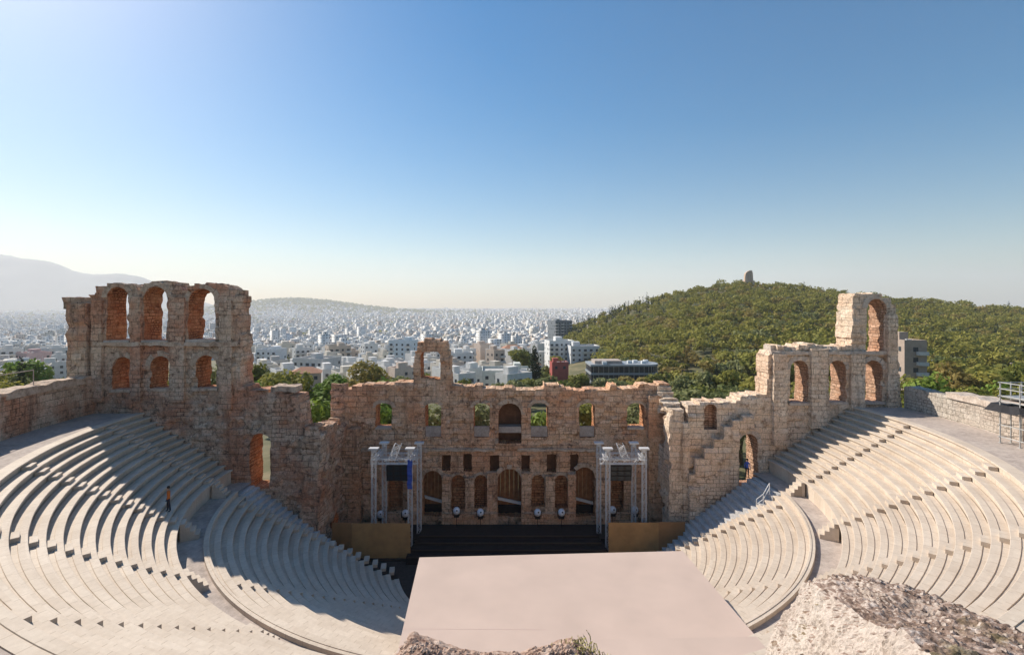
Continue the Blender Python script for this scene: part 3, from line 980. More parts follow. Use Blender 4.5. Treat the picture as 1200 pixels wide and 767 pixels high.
def lamp(x, y, d, label):
    X, Z = PX(x, d), PZ(y, d)
    e = empty('stage_lamp', (X, d, Z - .55)); tag(e, label, 'stage lamp', 'white stage lamps along the foot of the stage wall')
    mb = MB(); prof = [(0.0, -.36), (.2, -.33), (.32, -.18), (.36, 0), (.32, .18), (.2, .33), (0, .36)]
    mb.lathe(prof, (X, d, Z), 14); o = mb.build('lamp_head', M['lamp_white'], smooth=True); reparent([o], e); lh_ = o
    mb = MB(); mb.tube((X + .06, d - .28, Z + .12), (X + .07, d - .36, Z + .15), .09, .08, 10); under(mb.build('lens', M['glass']), lh_)
    mb = MB(); mb.box(X - .26, X + .26, d - .2, d + .2, Z - .62, Z - .42)
    for s in (-1, 1): mb.box(X + s * .38 - .03, X + s * .36 + .03, d - .06, d + .06, Z - .45, Z + .08)
    mb.box(X - .38, X + .38, d - .05, d + .05, Z - .46, Z - .4)
    mb.tube((X, d, Z - .62), (X, d, 1.25), .03)
    o = mb.build('yoke', M['black']); reparent([o], e)
for x, y, l in [(446, 602, 'white stage lamp at the foot of the shaded truss rig'), (475, 601, 'white stage lamp behind the shaded plywood screen by the inner truss leg'),
                (535, 598, 'white stage lamp below the wide niche next to the first big doorway'), (563, 600, 'white stage lamp just before the middle doorway on its shaded side'),
                (630, 600, 'white stage lamp just past the middle doorway on its sunlit side'), (658, 600, 'white stage lamp beside the last big doorway'),
                (718, 597, 'white stage lamp behind the sunlit plywood screen by the inner truss leg'), (744, 597, 'white stage lamp at the foot of the sunlit truss rig')]:
    lamp(x, y, 49.8, l)

# ---- side staircases with handrails --------------------------------------------------------------
def side_stairs(sx, yend, label):
    e = empty('side_staircase', (sx * 18, 43, 0)); tag(e, label, 'staircase')
    n = 20
    for k in range(n):
        z = 7.4 - .36 * k
        xa = 23.4 - .5 * k
        mb = MB(); x0, x1 = sorted((sx * xa, sx * (xa - .53)))
        mb.box(x0, x1, 42.05, yend, -.2, z)
        o = mb.build('step', M['step']); reparent([o], e)
    mb = MB(); x0, x1 = sorted((sx * 25.5, sx * 23.35)); mb.box(x0, x1, 42.0, yend, 0, 7.55); o = mb.build('landing', M['step']); reparent([o], e)
side_stairs(-1, DL - .12, 'shaded grey stairs going down from the doorway of the grey wing wall')
side_stairs(1, DR - .9, 'sunlit grey stairs going down from the doorway of the pale wing wall')

def handrail(pts, label, h=1.0):
    e = empty('handrail', pts[0]); tag(e, label, 'handrail')
    mb = MB()
    for a, b in zip(pts[:-1], pts[1:]):
        for f in (1.0, .55):
            mb.tube((a[0], a[1], a[2] + h * f), (b[0], b[1], b[2] + h * f), .03, n=6)
    o = mb.build('rail', M['white']); reparent([o], e)
    for p in pts:
        mb = MB(); mb.tube(p, (p[0], p[1], p[2] + h), .03, n=6); o = mb.build('post', M['white']); reparent([o], e)
handrail([(18.2, 42.2, 3.7), (16.6, 42.1, 2.55), (14.9, 42.0, 1.35), (13.4, 41.9, .3)], 'pale handrail on the lower end of the sunlit side stairs')
handrail([(22.9, 42.6, 7.4), (22.2, 42.3, 6.55), (21.6, 42.3, 6.1)], 'short pale handrail at the top of the sunlit side stairs')

# ---- foreground ruined masonry ---------------------------------------------------------------
def rock_mat():
    t = NT('ruin_top_rock')
    p = t.pos()
    geo = t.n('ShaderNodeNewGeometry')
    sp_ = t.n('ShaderNodeSeparateXYZ'); t.l(geo.outputs['True Normal'], sp_.inputs[0])
    a = t.noise(p, 0.9, 6, .65); b = t.noise(p, 5.0, 6, .75); c = t.noise(p, 22, 4, .7)
    side = t.ramp(a, [(.3, (.36, .28, .225)), (.46, (.54, .45, .385)), (.7, (.62, .535, .465))])
    side = t.mix(t.ramp(b, [(.57, (0, 0, 0)), (.66, (.85, .85, .85))]), side, (.16, .105, .085))
    top = t.ramp(b, [(.3, (.05, .035, .028)), (.42, (.17, .11, .08)), (.53, (.33, .23, .18)), (.64, (.58, .49, .43))])
    top = t.mix(t.ramp(a, [(.55, (0, 0, 0)), (.68, (.6, .6, .6))]), top, (.2, .17, .07))
    up = t.math('ADD', sp_.outputs[2], t.math('MULTIPLY', t.math('SUBTRACT', a, .5), .9))
    base = t.mix(t.ramp(up, [(.66, (0, 0, 0)), (.8, (1, 1, 1))]), side, top)
    base = t.mix(.7, base, t.ramp(c, [(.3, (.6, .6, .6)), (.7, (1.25, 1.25, 1.25))]), 'MULTIPLY')
    t.color(base)
    t.bump(t.math('ADD', t.math('MULTIPLY', b, .8), t.math('MULTIPLY', c, .4)), .9, .05)
    t.b.inputs['Roughness'].default_value = .95
    return t.mat
M['rock'] = rock_mat()


M['rubble'] = stone('pinkish_rubble', (.42, .28, .21), (.64, .5, .41), (.15, .075, .055), 9, .9, .02)


def lump(name, ctrl, nu, nv, amp, seed, label, nst=0, ssz=.05, pale=False, dz=0.0, v0=.36, dx=0.0):
    """ctrl: rows (along the ridge) of profile points; bilinear-subdivided and weathered"""
    C = np.array(ctrl, float)
    C[:, :, 0] += dx
    def up(A, n, ax):
        k = A.shape[ax]
        t = np.linspace(0, k - 1, n); i = np.clip(np.floor(t).astype(int), 0, k - 2); f = t - i
        sh = [1, 1, 1]; sh[ax] = n; f = f.reshape(sh)
        return np.take(A, i, ax) * (1 - f) + np.take(A, i + 1, ax) * f
    G = up(up(C, nu, 0), nv, 1)
    du = np.gradient(G, axis=0); dv = np.gradient(G, axis=1)
    Nn = np.cross(du, dv); Nn /= np.linalg.norm(Nn, axis=2, keepdims=True) + 1e-9
    if Nn[:, :, 2].mean() < 0: Nn = -Nn
    for i in range(nu):
        for j in range(nv):
            q = Vector(G[i, j])
            d = noise.fractal(q * 1.1 + Vector((seed, 0, 0)), .75, 2.1, 5) * amp + noise.fractal(q * 5 + Vector((0, seed, 0)), .7, 2.2, 4) * amp * .4
            v = noise.voronoi(q * 2.3)[0]; v2 = noise.voronoi(q * 7)[0]
            d += (v[1] - v[0]) * amp * .6 + min(v2[1] - v2[0], .25) * amp * .45
            G[i, j] += Nn[i, j] * d
    G[:, :, 2] += dz
    mb = MB(); mb.grid([[tuple(p) for p in r] for r in G])
    rs = random.Random(seed)
    for _ in range(nst):                                   # loose stones bedded in the top
        a_, b_ = rs.randint(2, nu - 3), rs.randint(int(nv * v0), int(nv * .8))
        c_ = Vector(G[a_, b_]); sz = ssz * rs.uniform(.4, 1.3)
        k = len(mb.v)
        for (x_, y_, z_) in ((1, 0, 0), (0, 1, 0), (-1, 0, 0), (0, -1, 0), (0, 0, .8), (0, 0, -.8), (.6, .6, .35), (-.6, .55, .4), (-.55, -.6, .4), (.6, -.55, .35)):
            mb.v.append(tuple(c_ + Vector((x_ * rs.uniform(.7, 1.3), y_ * rs.uniform(.7, 1.3), z_ * rs.uniform(.6, 1.1))) * sz))
        for f in ((0, 6, 4), (6, 1, 4), (1, 7, 4), (7, 2, 4), (2, 8, 4), (8, 3, 4), (3, 9, 4), (9, 0, 4), (0, 1, 6), (1, 2, 7), (2, 3, 8), (3, 0, 9), (1, 0, 5), (2, 1, 5), (3, 2, 5), (0, 3, 5)):
            mb.f.append(tuple(k + i for i in f)); mb.m.append(0); mb.uv.append(None)
    o = mb.build(name, M['rock'] if not pale else M['rubble'])
    me = o.data
    # outward normals
    bm = bmesh.new(); bm.from_mesh(me); bmesh.ops.recalc_face_normals(bm, faces=bm.faces)
    if sum(f.normal.z * f.calc_area() for f in bm.faces) < 0: bmesh.ops.reverse_faces(bm, faces=bm.faces)
    bm.to_mesh(me); bm.free()
    tag(o, label, 'rock')
    return o
rockR = lump('ruined_masonry_rock', [
    [(5.0, 10.2, 15.5), (5.25, 9.9, 17.2), (5.6, 9.6, 18.3), (6.1, 9.3, 18.5), (6.7, 9.0, 18.3), (7.2, 9.0, 16)],
    [(4.3, 9.0, 15.5), (4.8, 8.9, 17.3), (5.42, 8.95, 18.65), (6.1, 8.7, 19.0), (6.85, 8.3, 18.95), (7.6, 8.3, 16)],
    [(3.7, 7.6, 15.5), (4.25, 7.4, 17.5), (4.95, 7.1, 19.25), (5.8, 7.2, 19.2), (6.6, 7.5, 19.15), (7.6, 7.7, 16)],
    [(3.3, 6.2, 15.5), (3.8, 6.0, 18.1), (4.5, 5.7, 19.9), (5.7, 6.1, 19.5), (7.0, 6.4, 19.35), (8.2, 6.5, 16)],
    [(2.8, 4.6, 15.5), (3.3, 4.4, 18.6), (3.95, 4.2, 20.25), (5.6, 4.7, 19.9), (7.6, 5.2, 19.3), (9, 5.3, 16)],
    [(2.6, 2.6, 15.5), (3.2, 2.6, 19.0), (4.0, 2.6, 20.6), (5.8, 3.0, 20.2), (8.4, 3.2, 19.6), (10, 3.3, 16)],
], 220, 200, .1, 3, 'big weathered lump of ruined masonry with a brown rubble top beside the deck', 420, .045, False, -.05, .5, .2)
rockC = lump('ruined_masonry_rock', [
    [(-1.75, 5.6, 17), (-1.75, 5.45, 19.55), (-1.7, 5.2, 19.7), (-1.6, 4.8, 19.6), (-1.6, 4.5, 18)],
    [(-1.35, 5.7, 17), (-1.3, 5.5, 19.7), (-1.25, 5.25, 19.93), (-1.2, 4.85, 19.9), (-1.2, 4.4, 18)],
    [(-1.1, 5.8, 17), (-1.12, 5.6, 20.02), (-1.05, 5.25, 20.13), (-1.0, 4.8, 20.0), (-1, 4.4, 18)],
    [(-.5, 5.8, 17), (-.5, 5.6, 19.87), (-.5, 5.25, 20.05), (-.5, 4.8, 20.0), (-.5, 4.4, 18)],
    [(.1, 5.8, 17), (.1, 5.6, 19.8), (.1, 5.25, 20.0), (.1, 4.8, 19.95), (.1, 4.4, 18)],
    [(.7, 5.8, 17), (.7, 5.6, 19.95), (.7, 5.25, 20.12), (.7, 4.8, 20.0), (.7, 4.4, 18)],
    [(1.0, 5.7, 17), (1.0, 5.5, 19.85), (1.0, 5.2, 20.0), (1.0, 4.8, 19.9), (1.0, 4.4, 18)],
    [(1.35, 5.6, 17), (1.3, 5.4, 19.3), (1.3, 5.2, 19.4), (1.3, 4.8, 19.4), (1.3, 4.4, 18)],
], 150, 60, .055, 8, 'low crest of broken rubble with a few weeds in front of the deck', 1500, .035, True, -.09)
# weeds on the crest
def weed(x, y, z, n, h, seed):
    r = random.Random(seed); mb = MB()
    for _ in range(n):
        a = r.uniform(0, 2 * PI); l = r.uniform(.5, 1) * h
        b = Vector((x + r.gauss(0, .07), y + r.gauss(0, .07), z))
        lean = Vector((math.cos(a), math.sin(a), 0)) * l * r.uniform(.2, .8)
        s = Vector((-math.sin(a), math.cos(a), 0)) * .004
        m = b + lean * .4 + Vector((0, 0, l * .6)); t = b + lean + Vector((0, 0, l))
        mb.poly([b - s, b + s, m + s, m - s]); mb.poly([m - s * 1.6, m + s * 1.6, t])
        for k in range(2):
            c = m.lerp(t, r.random()); q = Vector((r.gauss(0, 1), r.gauss(0, 1), r.gauss(0, 1))).normalized() * .01; w2 = q.orthogonal() * .6
            mb.poly([c - q, c + w2, c + q, c - w2])
    return mb.build('weed', M['weed'])
M['weed'] = plain('dry_yellow_green_weed', (.42, .36, .14), .8, 0, .35, 9)
for i, (x, z, n, h, l) in enumerate([(.80, 19.97, 90, .1, 'dry yellow weed tuft, tallest on the rubble crest'), (.60, 19.93, 70, .07, 'short dry yellow weed tuft beside the tallest one on the rubble crest'),
                                     (.96, 19.86, 60, .07, 'dry yellow weed tuft at the end of the rubble crest nearest the big rock')]):
    tag(weed(x, 5.3, z, n, h, i), l, 'weed', 'weeds on the rubble crest')

# ---- terrain ----------------------------------------------------------------------------------
GY = np.array([60, 100, 150, 220, 340, 500, 800, 1500, 3000, 5000, 7000, 9000, 12500.])
GZ = np.array([0, -3, -8, -13, -20, -31, -45, -53, -52, -34, 0, 24, 40.])
SU = (np.array([640, 660, 690, 730, 780, 820, 850, 870, 905, 940, 980, 1060, 1120, 1200, 1300, 1420, 1600]) - CX) / F
SY = np.array([402, 389, 377, 362, 347, 337, 332, 331, 334, 337.5, 343, 352, 357, 364, 368, 372, 385.])
RIDGE = 540.0
def sstep(t):
    t = np.clip(t, 0, 1)
    return t * t * (3 - 2 * t)
def hill_h(u, y):
    """height of the wooded hill's ground above sea of the plain"""
    ysil = np.interp(u, SU, SY, left=430, right=420)
    top = CZ + (HZ - ysil) / F * RIDGE - 4.0
    edge = sstep((u - 0.075) / 0.05)
    t0 = 190 - 70 * sstep((u - .3) / .5)
    base = np.interp(y, GY, GZ)
    k = np.clip((y - t0) / (RIDGE - t0), 0, 1)
    k = k ** 0.85
    fall = np.where(y > RIDGE, sstep(1 - (y - RIDGE) / 420.0), 1.0)
    return base + (top - base) * k * fall * edge * (y > 60)
def ground(x, y):
    x = np.asarray(x, float); y = np.asarray(y, float)
    yy = np.maximum(y, 1e-3)
    u = x / yy
    near = 22.3 + (19.0 - 22.3) * sstep((y - .6) / 2.6)
    near = near + (0 - near) * sstep((y - 4) / 56.0)
    base = np.where(y < 60, near, np.interp(y, GY, GZ))
    hz = hill_h(u, y)
    z = np.where(y > 60, np.maximum(base, hz), base)
    bump = 150 * np.exp(-((u + .45) / .17) ** 2) * np.exp(-((y - 5600) / 900.0) ** 2)
    z = z + bump
    r = np.hypot(x, y - CY)
    foot = sstep((39.3 - r) / 1.6) * (y < CY + 2)
    z = z * (1 - foot) + -1.5 * foot
    box = (np.abs(x) < 26) & (y > 30) & (y < 54)
    z = np.where(box, np.minimum(z, -1.2), z)
    side = (y > CY - 10) & (y < 58) & (np.abs(x) > 38.5)
    return z
def ground_mat():
    t = NT('ground')
    p = t.pos()
    a = t.noise(p, .012, 6, .65); b = t.noise(p, .12, 5, .7)
    base = t.ramp(b, [(.3, (.07, .07, .03)), (.5, (.13, .115, .055)), (.7, (.24, .19, .11))])
    base = t.mix(t.ramp(a, [(.45, (0, 0, 0)), (.6, (.7, .7, .7))]), base, (.09, .095, .04))
    t.color(base); t.bump(b, .4, .4)
    return t.mat
na, rr = 300, [0.4]
while rr[-1] < 12400: rr.append(rr[-1] * 1.048 + .02)
rr = np.array(rr); th = np.linspace(0, 2 * PI, na, endpoint=False)
th = th + .55 * np.cos(2 * th - 0) * 0 
GXm = rr[:, None] * np.cos(th)[None]; GYm = rr[:, None] * np.sin(th)[None]
GZm = ground(GXm, GYm)
vv = np.stack([GXm, GYm, GZm], -1).reshape(-1, 3)
vv = np.vstack([vv, [[0, 0, 22.3]]])
ii = np.arange(len(rr) - 1)[:, None] * na; jj = np.arange(na)[None]
fq = np.stack([ii + jj, ii + na + jj, ii + na + (jj + 1) % na, ii + (jj + 1) % na], -1).reshape(-1, 4)
g = fast_mesh('ground', vv, fq, ground_mat()); tag(g, kind='structure')
g.data.polygons.foreach_set('use_smooth', [True] * len(g.data.polygons))

# far blue mountain
mt = NT('mountain_slope'); q = mt.noise(mt.pos(), .0012, 6, .6); mt.color(mt.ramp(q, [(.3, (.04, .055, .05)), (.7, (.09, .11, .1))]))
us = np.linspace(-1.78, -.6, 120); ys_ = np.linspace(0, 1, 26)
def msil(u):
    x = CX + u * F
    return np.interp(x, [-420, -200, -80, 0, 60, 110, 140, 165, 185, 230, 270], [330, 300, 293, 297, 307, 320, 321, 325, 334, 350, 366])
V = []
for u in us:
    for k in ys_:
        y = 6300 + k * 3000
        pk = CZ + (HZ - msil(u)) / F * 7800
        h = -10 + (pk + 10) * (1 - abs(k - .5) * 2) ** 1.0
        n_ = noise.fractal(Vector((u * 9, k * 5, 3)), .8, 2.1, 5)
        if k != .5: h += n_ * 60 * (1 - abs(k - .5) * 2)
        else: h += n_ * 10
        V.append((u * y if False else u * 7800 + (y - 7800) * u * .3, y, max(-20, h)))
V = np.array(V); nk = len(ys_)
a_ = np.arange(len(us) - 1)[:, None] * nk; b_ = np.arange(nk - 1)[None]
fq = np.stack([a_ + b_, a_ + nk + b_, a_ + nk + b_ + 1, a_ + b_ + 1], -1).reshape(-1, 4)
tag(fast_mesh('mountain', V, fq, mt.mat), kind='structure')

# ---- vegetation ---------------------------------------------------------------------------------
def foliage(name, cols):
    t = NT(name)
    oi = t.n('ShaderNodeObjectInfo')
    p = t.pos()
    a = t.noise(p, .55, 3, .6); b = t.noise(p, 3.0, 2, .5)
    a2 = t.noise(p, .07, 3, .6)
    f = t.math('ADD', t.math('MULTIPLY', oi.outputs['Random'], .3), t.math('ADD', t.math('MULTIPLY', a, .35), t.math('ADD', t.math('MULTIPLY', a2, .3), t.math('MULTIPLY', b, .2))), clamp=True)
    n = len(cols)
    t.color(t.ramp(f, [(.12 + .76 * i / (n - 1), c) for i, c in enumerate(cols)]))
    t.b.inputs['Roughness'].default_value = .75
    t.b.inputs['Specular IOR Level'].default_value = .2
    tr = t.n('ShaderNodeBsdfTranslucent'); mx = t.n('ShaderNodeMixShader'); mx.inputs[0].default_value = .35
    t.l(t.b.inputs['Base Color'].links[0].from_socket, tr.inputs[0])
    t.l(t.b.outputs[0], mx.inputs[1]); t.l(tr.outputs[0], mx.inputs[2])
    t.l(mx.outputs[0], t.t.nodes['Material Output'].inputs[0])
    return t.mat
M['pine'] = foliage('pine_foliage', [(.045, .065, .018), (.12, .145, .03), (.26, .245, .048), (.4, .33, .08)])
M['olive'] = foliage('olive_foliage', [(.09, .11, .04), (.15, .175, .06), (.22, .23, .09), (.3, .3, .14)])
M['dry'] = foliage('brown_foliage', [(.15, .11, .035), (.22, .17, .05), (.28, .205, .06), (.33, .26, .1)])
M['yellow'] = foliage('yellow_olive_foliage', [(.13, .115, .03), (.23, .19, .05), (.32, .25, .07), (.38, .3, .1)])
M['bright'] = foliage('bright_green_foliage', [(.08, .15, .02), (.14, .22, .03), (.2, .28, .045), (.27, .32, .07)])
M['cypress'] = foliage('cypress_foliage', [(.016, .026, .012), (.026, .04, .016), (.035, .05, .02), (.045, .06, .025)])
M['bark'] = plain('bark', (.12, .085, .06), .9, 0, .4, 4)


def leaves(lobes, n, size, rg, flat=1.0):
    """n leaf-sprays spread through lobes (c, rx, ry, rz), shell biased; returns verts, faces"""
    w = np.array([l[1] * l[2] * l[3] for l in lobes]) ** .67; w /= w.sum()
    idx = rg.choice(len(lobes), n, p=w)
    L = np.array([[*l[0], l[1], l[2], l[3]] for l in lobes])[idx]
    d = rg.normal(size=(n, 3)); d /= np.linalg.norm(d, axis=1)[:, None]
    r = rg.uniform(.25, 1.0, n) ** .45
    P = L[:, :3] + d * r[:, None] * L[:, 3:6]
    nr = d + rg.normal(size=(n, 3)) * .55 + np.array([0, 0, .35]); nr /= np.linalg.norm(nr, axis=1)[:, None]
    t = np.cross(nr, rg.normal(size=(n, 3))); t /= np.linalg.norm(t, axis=1)[:, None] + 1e-9
    b = np.cross(nr, t)
    s = (size * rg.uniform(.55, 1.35, n))[:, None]
    k = rg.uniform(.45, .8, n)[:, None]
    q = np.stack([P - t * s, P - b * s * k, P + t * s, P + b * s * k], 1)
    q += rg.normal(size=q.shape) * size * .12
    return q.reshape(-1, 3), np.arange(n * 4).reshape(-1, 4)


def crown_lobes(kind, H, W, rg):
    lob = []
    if kind == 'cypress':
        for k in range(7):
            z = H * (.12 + .8 * k / 6); w = W * (.5 if k == 0 else (.62, .66, .6, .5, .36, .2)[k - 1]) * .8
            lob.append(((rg.normal() * W * .05, rg.normal() * W * .05, z), w, w, H * .13))
        return lob
    n = int(rg.integers(7, 12))
    for k in range(n):
        a = 2 * PI * k / n + rg.uniform(-.4, .4)
        rad = W * rg.uniform(.12, .36)
        z = H * (rg.uniform(.5, .86) if kind == 'pine' else rg.uniform(.38, .82))
        s = W * rg.uniform(.16, .28)
        lob.append(((rad * math.cos(a), rad * math.sin(a), z), s, s, s * rg.uniform(.55, .85)))
    lob.append(((0, 0, H * .8), W * .24, W * .24, H * .16))
    return lob


def make_tree(name, kind, H, W, mat, nleaf, lsize, seed, root=None, lowtrunk=True):
    rg = np.random.default_rng(seed)
    e = empty(name)
    lob = crown_lobes(kind, H, W, rg)
    v, f = leaves(lob, nleaf, lsize, rg)
    crown = fast_mesh('crown', v, f, mat, e)
    mb = MB()
    r0 = max(.08, H * .028)
    if kind == 'cypress':
        mb.tube((0, 0, -.5), (0, 0, H * .8), r0, .03, 7)
    else:
        p0 = Vector((0, 0, -.5)); p1 = Vector((rg.normal() * .1, rg.normal() * .1, H * .22)); p2 = Vector((rg.normal() * .25, rg.normal() * .25, H * .45))
        mb.tube(p0, p1, r0, r0 * .8, 8); mb.tube(p1, p2, r0 * .8, r0 * .6, 8)
        for l in lob[:7]:
            mb.tube(p1.lerp(p2, rg.uniform(.3, 1)), Vector(l[0]), r0 * .42, .02, 5, cap=False)
    mb.build('trunk', M['bark'], e)
    return e


def place(e, x, y, s=1.0, rz=None, sink=.15, z=None):
    e.location = (x, y, (float(ground(x, y)) if z is None else z) - sink)
    e.rotation_euler = (0, 0, R_.uniform(0, 6.28) if rz is None else rz)
    e.scale = (s * R_.uniform(.9, 1.1), s * R_.uniform(.9, 1.1), s)
    return e


# trees just outside the theatre: (px, d, height, width, kind, material, leaves, top pixel, label)
near = [
    (337, 96, 10, 11, 'pine', 'pine', 2200, 427, 'dark green tree between the red hipped roof and the grey wing wall'),
    (394, 96, 9, 10, 'bush', 'bright', 2000, 433, 'light green tree standing between the red hipped roof and the wide yellow-olive tree'),
    (468, 100, 8, 9, 'olive', 'olive', 1800, 436, 'grey-green tree just before the free-standing arch'),
    (545, 110, 8, 9, 'bush', 'pine', 1800, 440, 'dark green tree just past the free-standing arch'),
    (372, 62, 8.2, 8.5, 'bush', 'bright', 2600, 459, 'bright green rounded tree over the gap between the grey wing wall and stage wall'),
    (428, 105, 11, 15, 'olive', 'yellow', 3200, 417, 'wide yellow-olive tree standing beyond the shaded end of the stage wall'),
    (412, 84, 8, 9, 'olive', 'yellow', 1800, 440, 'small olive-yellow tree in front of the wide yellow-olive one'),
    (322, 80, 10.5, 11, 'pine', 'pine', 2400, 432, 'dark green pine over the low broken part of the grey wing wall'),
    (304, 110, 10.5, 9, 'pine', 'pine', 1800, 420, 'dark green tree tucked against the edge of the grey wing wall'),
    (450, 88, 8, 9, 'bush', 'bright', 1600, 438, 'yellow-green bush peeping over the stage wall below the wide yellow-olive tree'),
    (448, 64, 7, 7.5, 'bush', 'bright', 1900, 468, 'green bush seen through the end window of the stage wall on its shaded side'),
    (507, 66, 7.5, 8, 'olive', 'olive', 1900, 468, 'grey-green olive seen through the window below the free-standing arch'),
    (563, 65, 7.5, 7, 'olive', 'olive', 1800, 466, 'grey-green olive seen through the window beside the wide central niche'),
    (632, 64, 7.0, 7, 'bush', 'bright', 1800, 476, 'yellow-green bush seen through the first window past the central niche'),
    (690, 65, 7.5, 7, 'pine', 'pine', 1800, 466, 'dark green tree seen through the second window past the central niche'),
    (748, 66, 7.5, 8, 'olive', 'olive', 1800, 464, 'grey-green tree seen through the end window of the stage wall on its sunlit side'),
]
for px, d, top, kd, l in [(186, 58, 424, 'pine', 'dark green tree seen through the middle small window of the grey wing wall'), (246, 60, 418, 'olive', 'green tree seen through the last small window of the grey wing wall'), (212, 66, 420, 'pine', 'dark tree behind the pier between the small windows of the grey wing wall'), (284, 70, 426, 'bright', 'yellow-green tree half hidden by the edge of the grey wing wall')]:
    near.append((px, d, 10, 8, 'bush', kd, 1800, top, l))
rowx = [(585, 446, 'olive'), (603, 442, 'olive'), (618, 441, 'pine'), (640, 440, 'olive'), (660, 443, 'pine'), (682, 436, 'pine'), (706, 440, 'olive'), (728, 444, 'olive')]
words_ = ['low grey-green shrub beyond the stage wall, under the long flat roof', 'rounded shrub beyond the stage wall, next to the long flat roof', 'dark shrub beyond the stage wall, below the dark cypress',
          'olive shrub beyond the stage wall, between the cypress and the red building', 'dark green shrub beyond the stage wall, below the red building', 'tall green shrub beyond the stage wall, by the glass building edge',
          'grey-green shrub beyond the stage wall, under the glass building', 'olive shrub beyond the stage wall, under the curved end of the glass building']
for (px, top, k), l in zip(rowx, words_):
    near.append((px, R_.uniform(150, 178), 9, 11, 'olive' if k == 'olive' else 'bush', k, 1300, top, l))
near.append((626, 190, 14, 6, 'cypress', 'cypress', 1900, 405, 'tall dark cypress in front of the white block beyond the stage wall'))
near.append((612, 230, 13, 13, 'pine', 'pine', 1500, 406, 'broad green tree beside the tall dark cypress'))
near.append((22, 85, 12, 3.4, 'cypress', 'cypress', 1600, 424, 'dark cypress behind the shaded retaining wall'))
for px, d, top, kd, l in [(-14, 62, 432, 'pine', 'dark green tree at the end of the shaded retaining wall'), (48, 70, 446, 'pine', 'dark green tree between the cypress and the grey wing wall'), (5, 95, 428, 'pine', 'dark tree just behind the cypress beyond the shaded retaining wall'),
                          (66, 90, 438, 'olive', 'olive tree touching the edge of the grey wing wall behind the retaining wall'), (38, 130, 416, 'bright', 'yellow-green tree beyond the cypress, near the pink houses')]:
    near.append((px, d, 10, 11, 'pine', kd, 1700, top, l))
for i, (px, d, top, kd) in enumerate([(792, 66, 452, 'olive'), (806, 74, 448, 'olive'), (820, 84, 446, 'pine'), (838, 72, 452, 'olive'), (852, 88, 444, 'olive'), (868, 78, 448, 'olive'), (880, 100, 438, 'pine'), (800, 120, 436, 'olive'), (826, 130, 432, 'olive'), (856, 128, 430, 'pine')]):
    near.append((px, d, 8.5, 9.5, 'olive', kd, 2000, top, ('%s tree behind sunlit side wall, %s' % (('grey-green', 'deep green')[kd == 'pine'], ['first past the stage wall', 'second past the stage wall', 'deep among the olives in the near row', 'mid-row, just before the stepped facing',
        'behind the stepped facing', 'next to the first window of the pale wing wall', 'touching the edge of the pale wing wall', 'in the far row, above the stage wall corner', 'in the middle of the far row', 'in the far row, by the pale wing wall'][i]))))
for i, (px, d, top, kd) in enumerate([(1096, 78, 430, 'bright'), (1112, 92, 418, 'dry'), (1126, 84, 430, 'dry'), (1140, 74, 446, 'pine'), (1158, 86, 430, 'pine'), (1176, 76, 440, 'bright'), (1196, 92, 418, 'pine'), (1100, 60, 452, 'pine'), (1128, 58, 458, 'pine'), (1160, 60, 455, 'olive'), (1215, 70, 430, 'pine')]):
    near.append((px, d, 8.5, 10, 'bush', kd, 1900, top, '%s bush behind the pale retaining wall, %s' % ({'bright': 'bright green', 'dry': 'rust-brown', 'pine': 'dark green', 'olive': 'grey-green'}[kd],
        ['next to the balcony block', 'the taller of two brown ones', 'the lower of two brown ones', 'mid-way along the wall', 'behind the mid-wall bush', 'towards the scaffold', 'far behind the scaffold', 'low at the balcony block foot', 'low against the wall near the brown ones', 'low against the wall near the scaffold', 'beyond the scaffold'][i])))
for i, (px, d, H, W, kind, mat, nl, top, lab) in enumerate(near):
    x = PX(px, d); zg = float(ground(x, d)); zt = PZ(top, d)
    Hh = max(3.5, zt - zg)
    e = make_tree({'cypress': 'cypress_tree', 'olive': 'olive_tree', 'pine': 'pine_tree', 'bush': 'leafy_tree'}[kind], kind, Hh, W, M[mat], nl, (.42 if kind != 'cypress' else .32) * (d / 90) ** .5, 100 + i)
    e.location = (x, d, zg - .1); e.rotation_euler = (0, 0, R_.uniform(0, 6))
    tag(e, lab, 'tree')

# hill trees: individuals (largest in view) + the far wood as one mass
ORD = ['first', 'second', 'third', 'fourth', 'fifth', 'sixth', 'seventh', 'eighth', 'ninth', 'tenth', 'eleventh', 'twelfth', 'thirteenth', 'fourteenth', 'fifteenth', 'sixteenth', 'seventeenth', 'eighteenth', 'nineteenth', 'twentieth']
protos = []
for i, (kd, mat, H, W) in enumerate([('pine', 'pine', 7.5, 8), ('pine', 'pine', 6.5, 8.5), ('bush', 'pine', 5.0, 7.5), ('olive', 'olive', 5.5, 7), ('bush', 'dry', 4.6, 7), ('pine', 'yellow', 6, 7), ('bush', 'olive', 4.2, 6.5), ('cypress', 'cypress', 9.5, 2.6)]):
    e = make_tree('cypress_tree' if kd == 'cypress' else ('pine_tree' if kd == 'pine' else 'hill_shrub'), kd, H, W, M[mat], 420 if kd != 'cypress' else 300, .62, 300 + i)
    protos.append((e, kd, mat))
rg = np.random.default_rng(77)
N = 16000
yy = np.sqrt(rg.uniform(118 ** 2, 620 ** 2, N)); uu = rg.uniform(.085, 1.22, N)
xx = uu * yy
ztop = ground(xx, yy)
ok = (ztop > np.interp(yy, GY, GZ) + 1.0) | (uu > .2)
ok &= ~((np.abs(xx - 47) < 21) & (yy > 196) & (yy < 228)) & ~((uu < .34) & (yy < 150)) & ~((uu > .78) & (uu < .92) & (yy > 140) & (yy < 178)) & ~((uu < .19) & (yy < 380))
clump = np.array([noise.noise(Vector((a * .02, b * .02, 5))) for a, b in zip(xx, yy)])
ok &= (clump > -.5 + rg.uniform(-.25, .12, N))
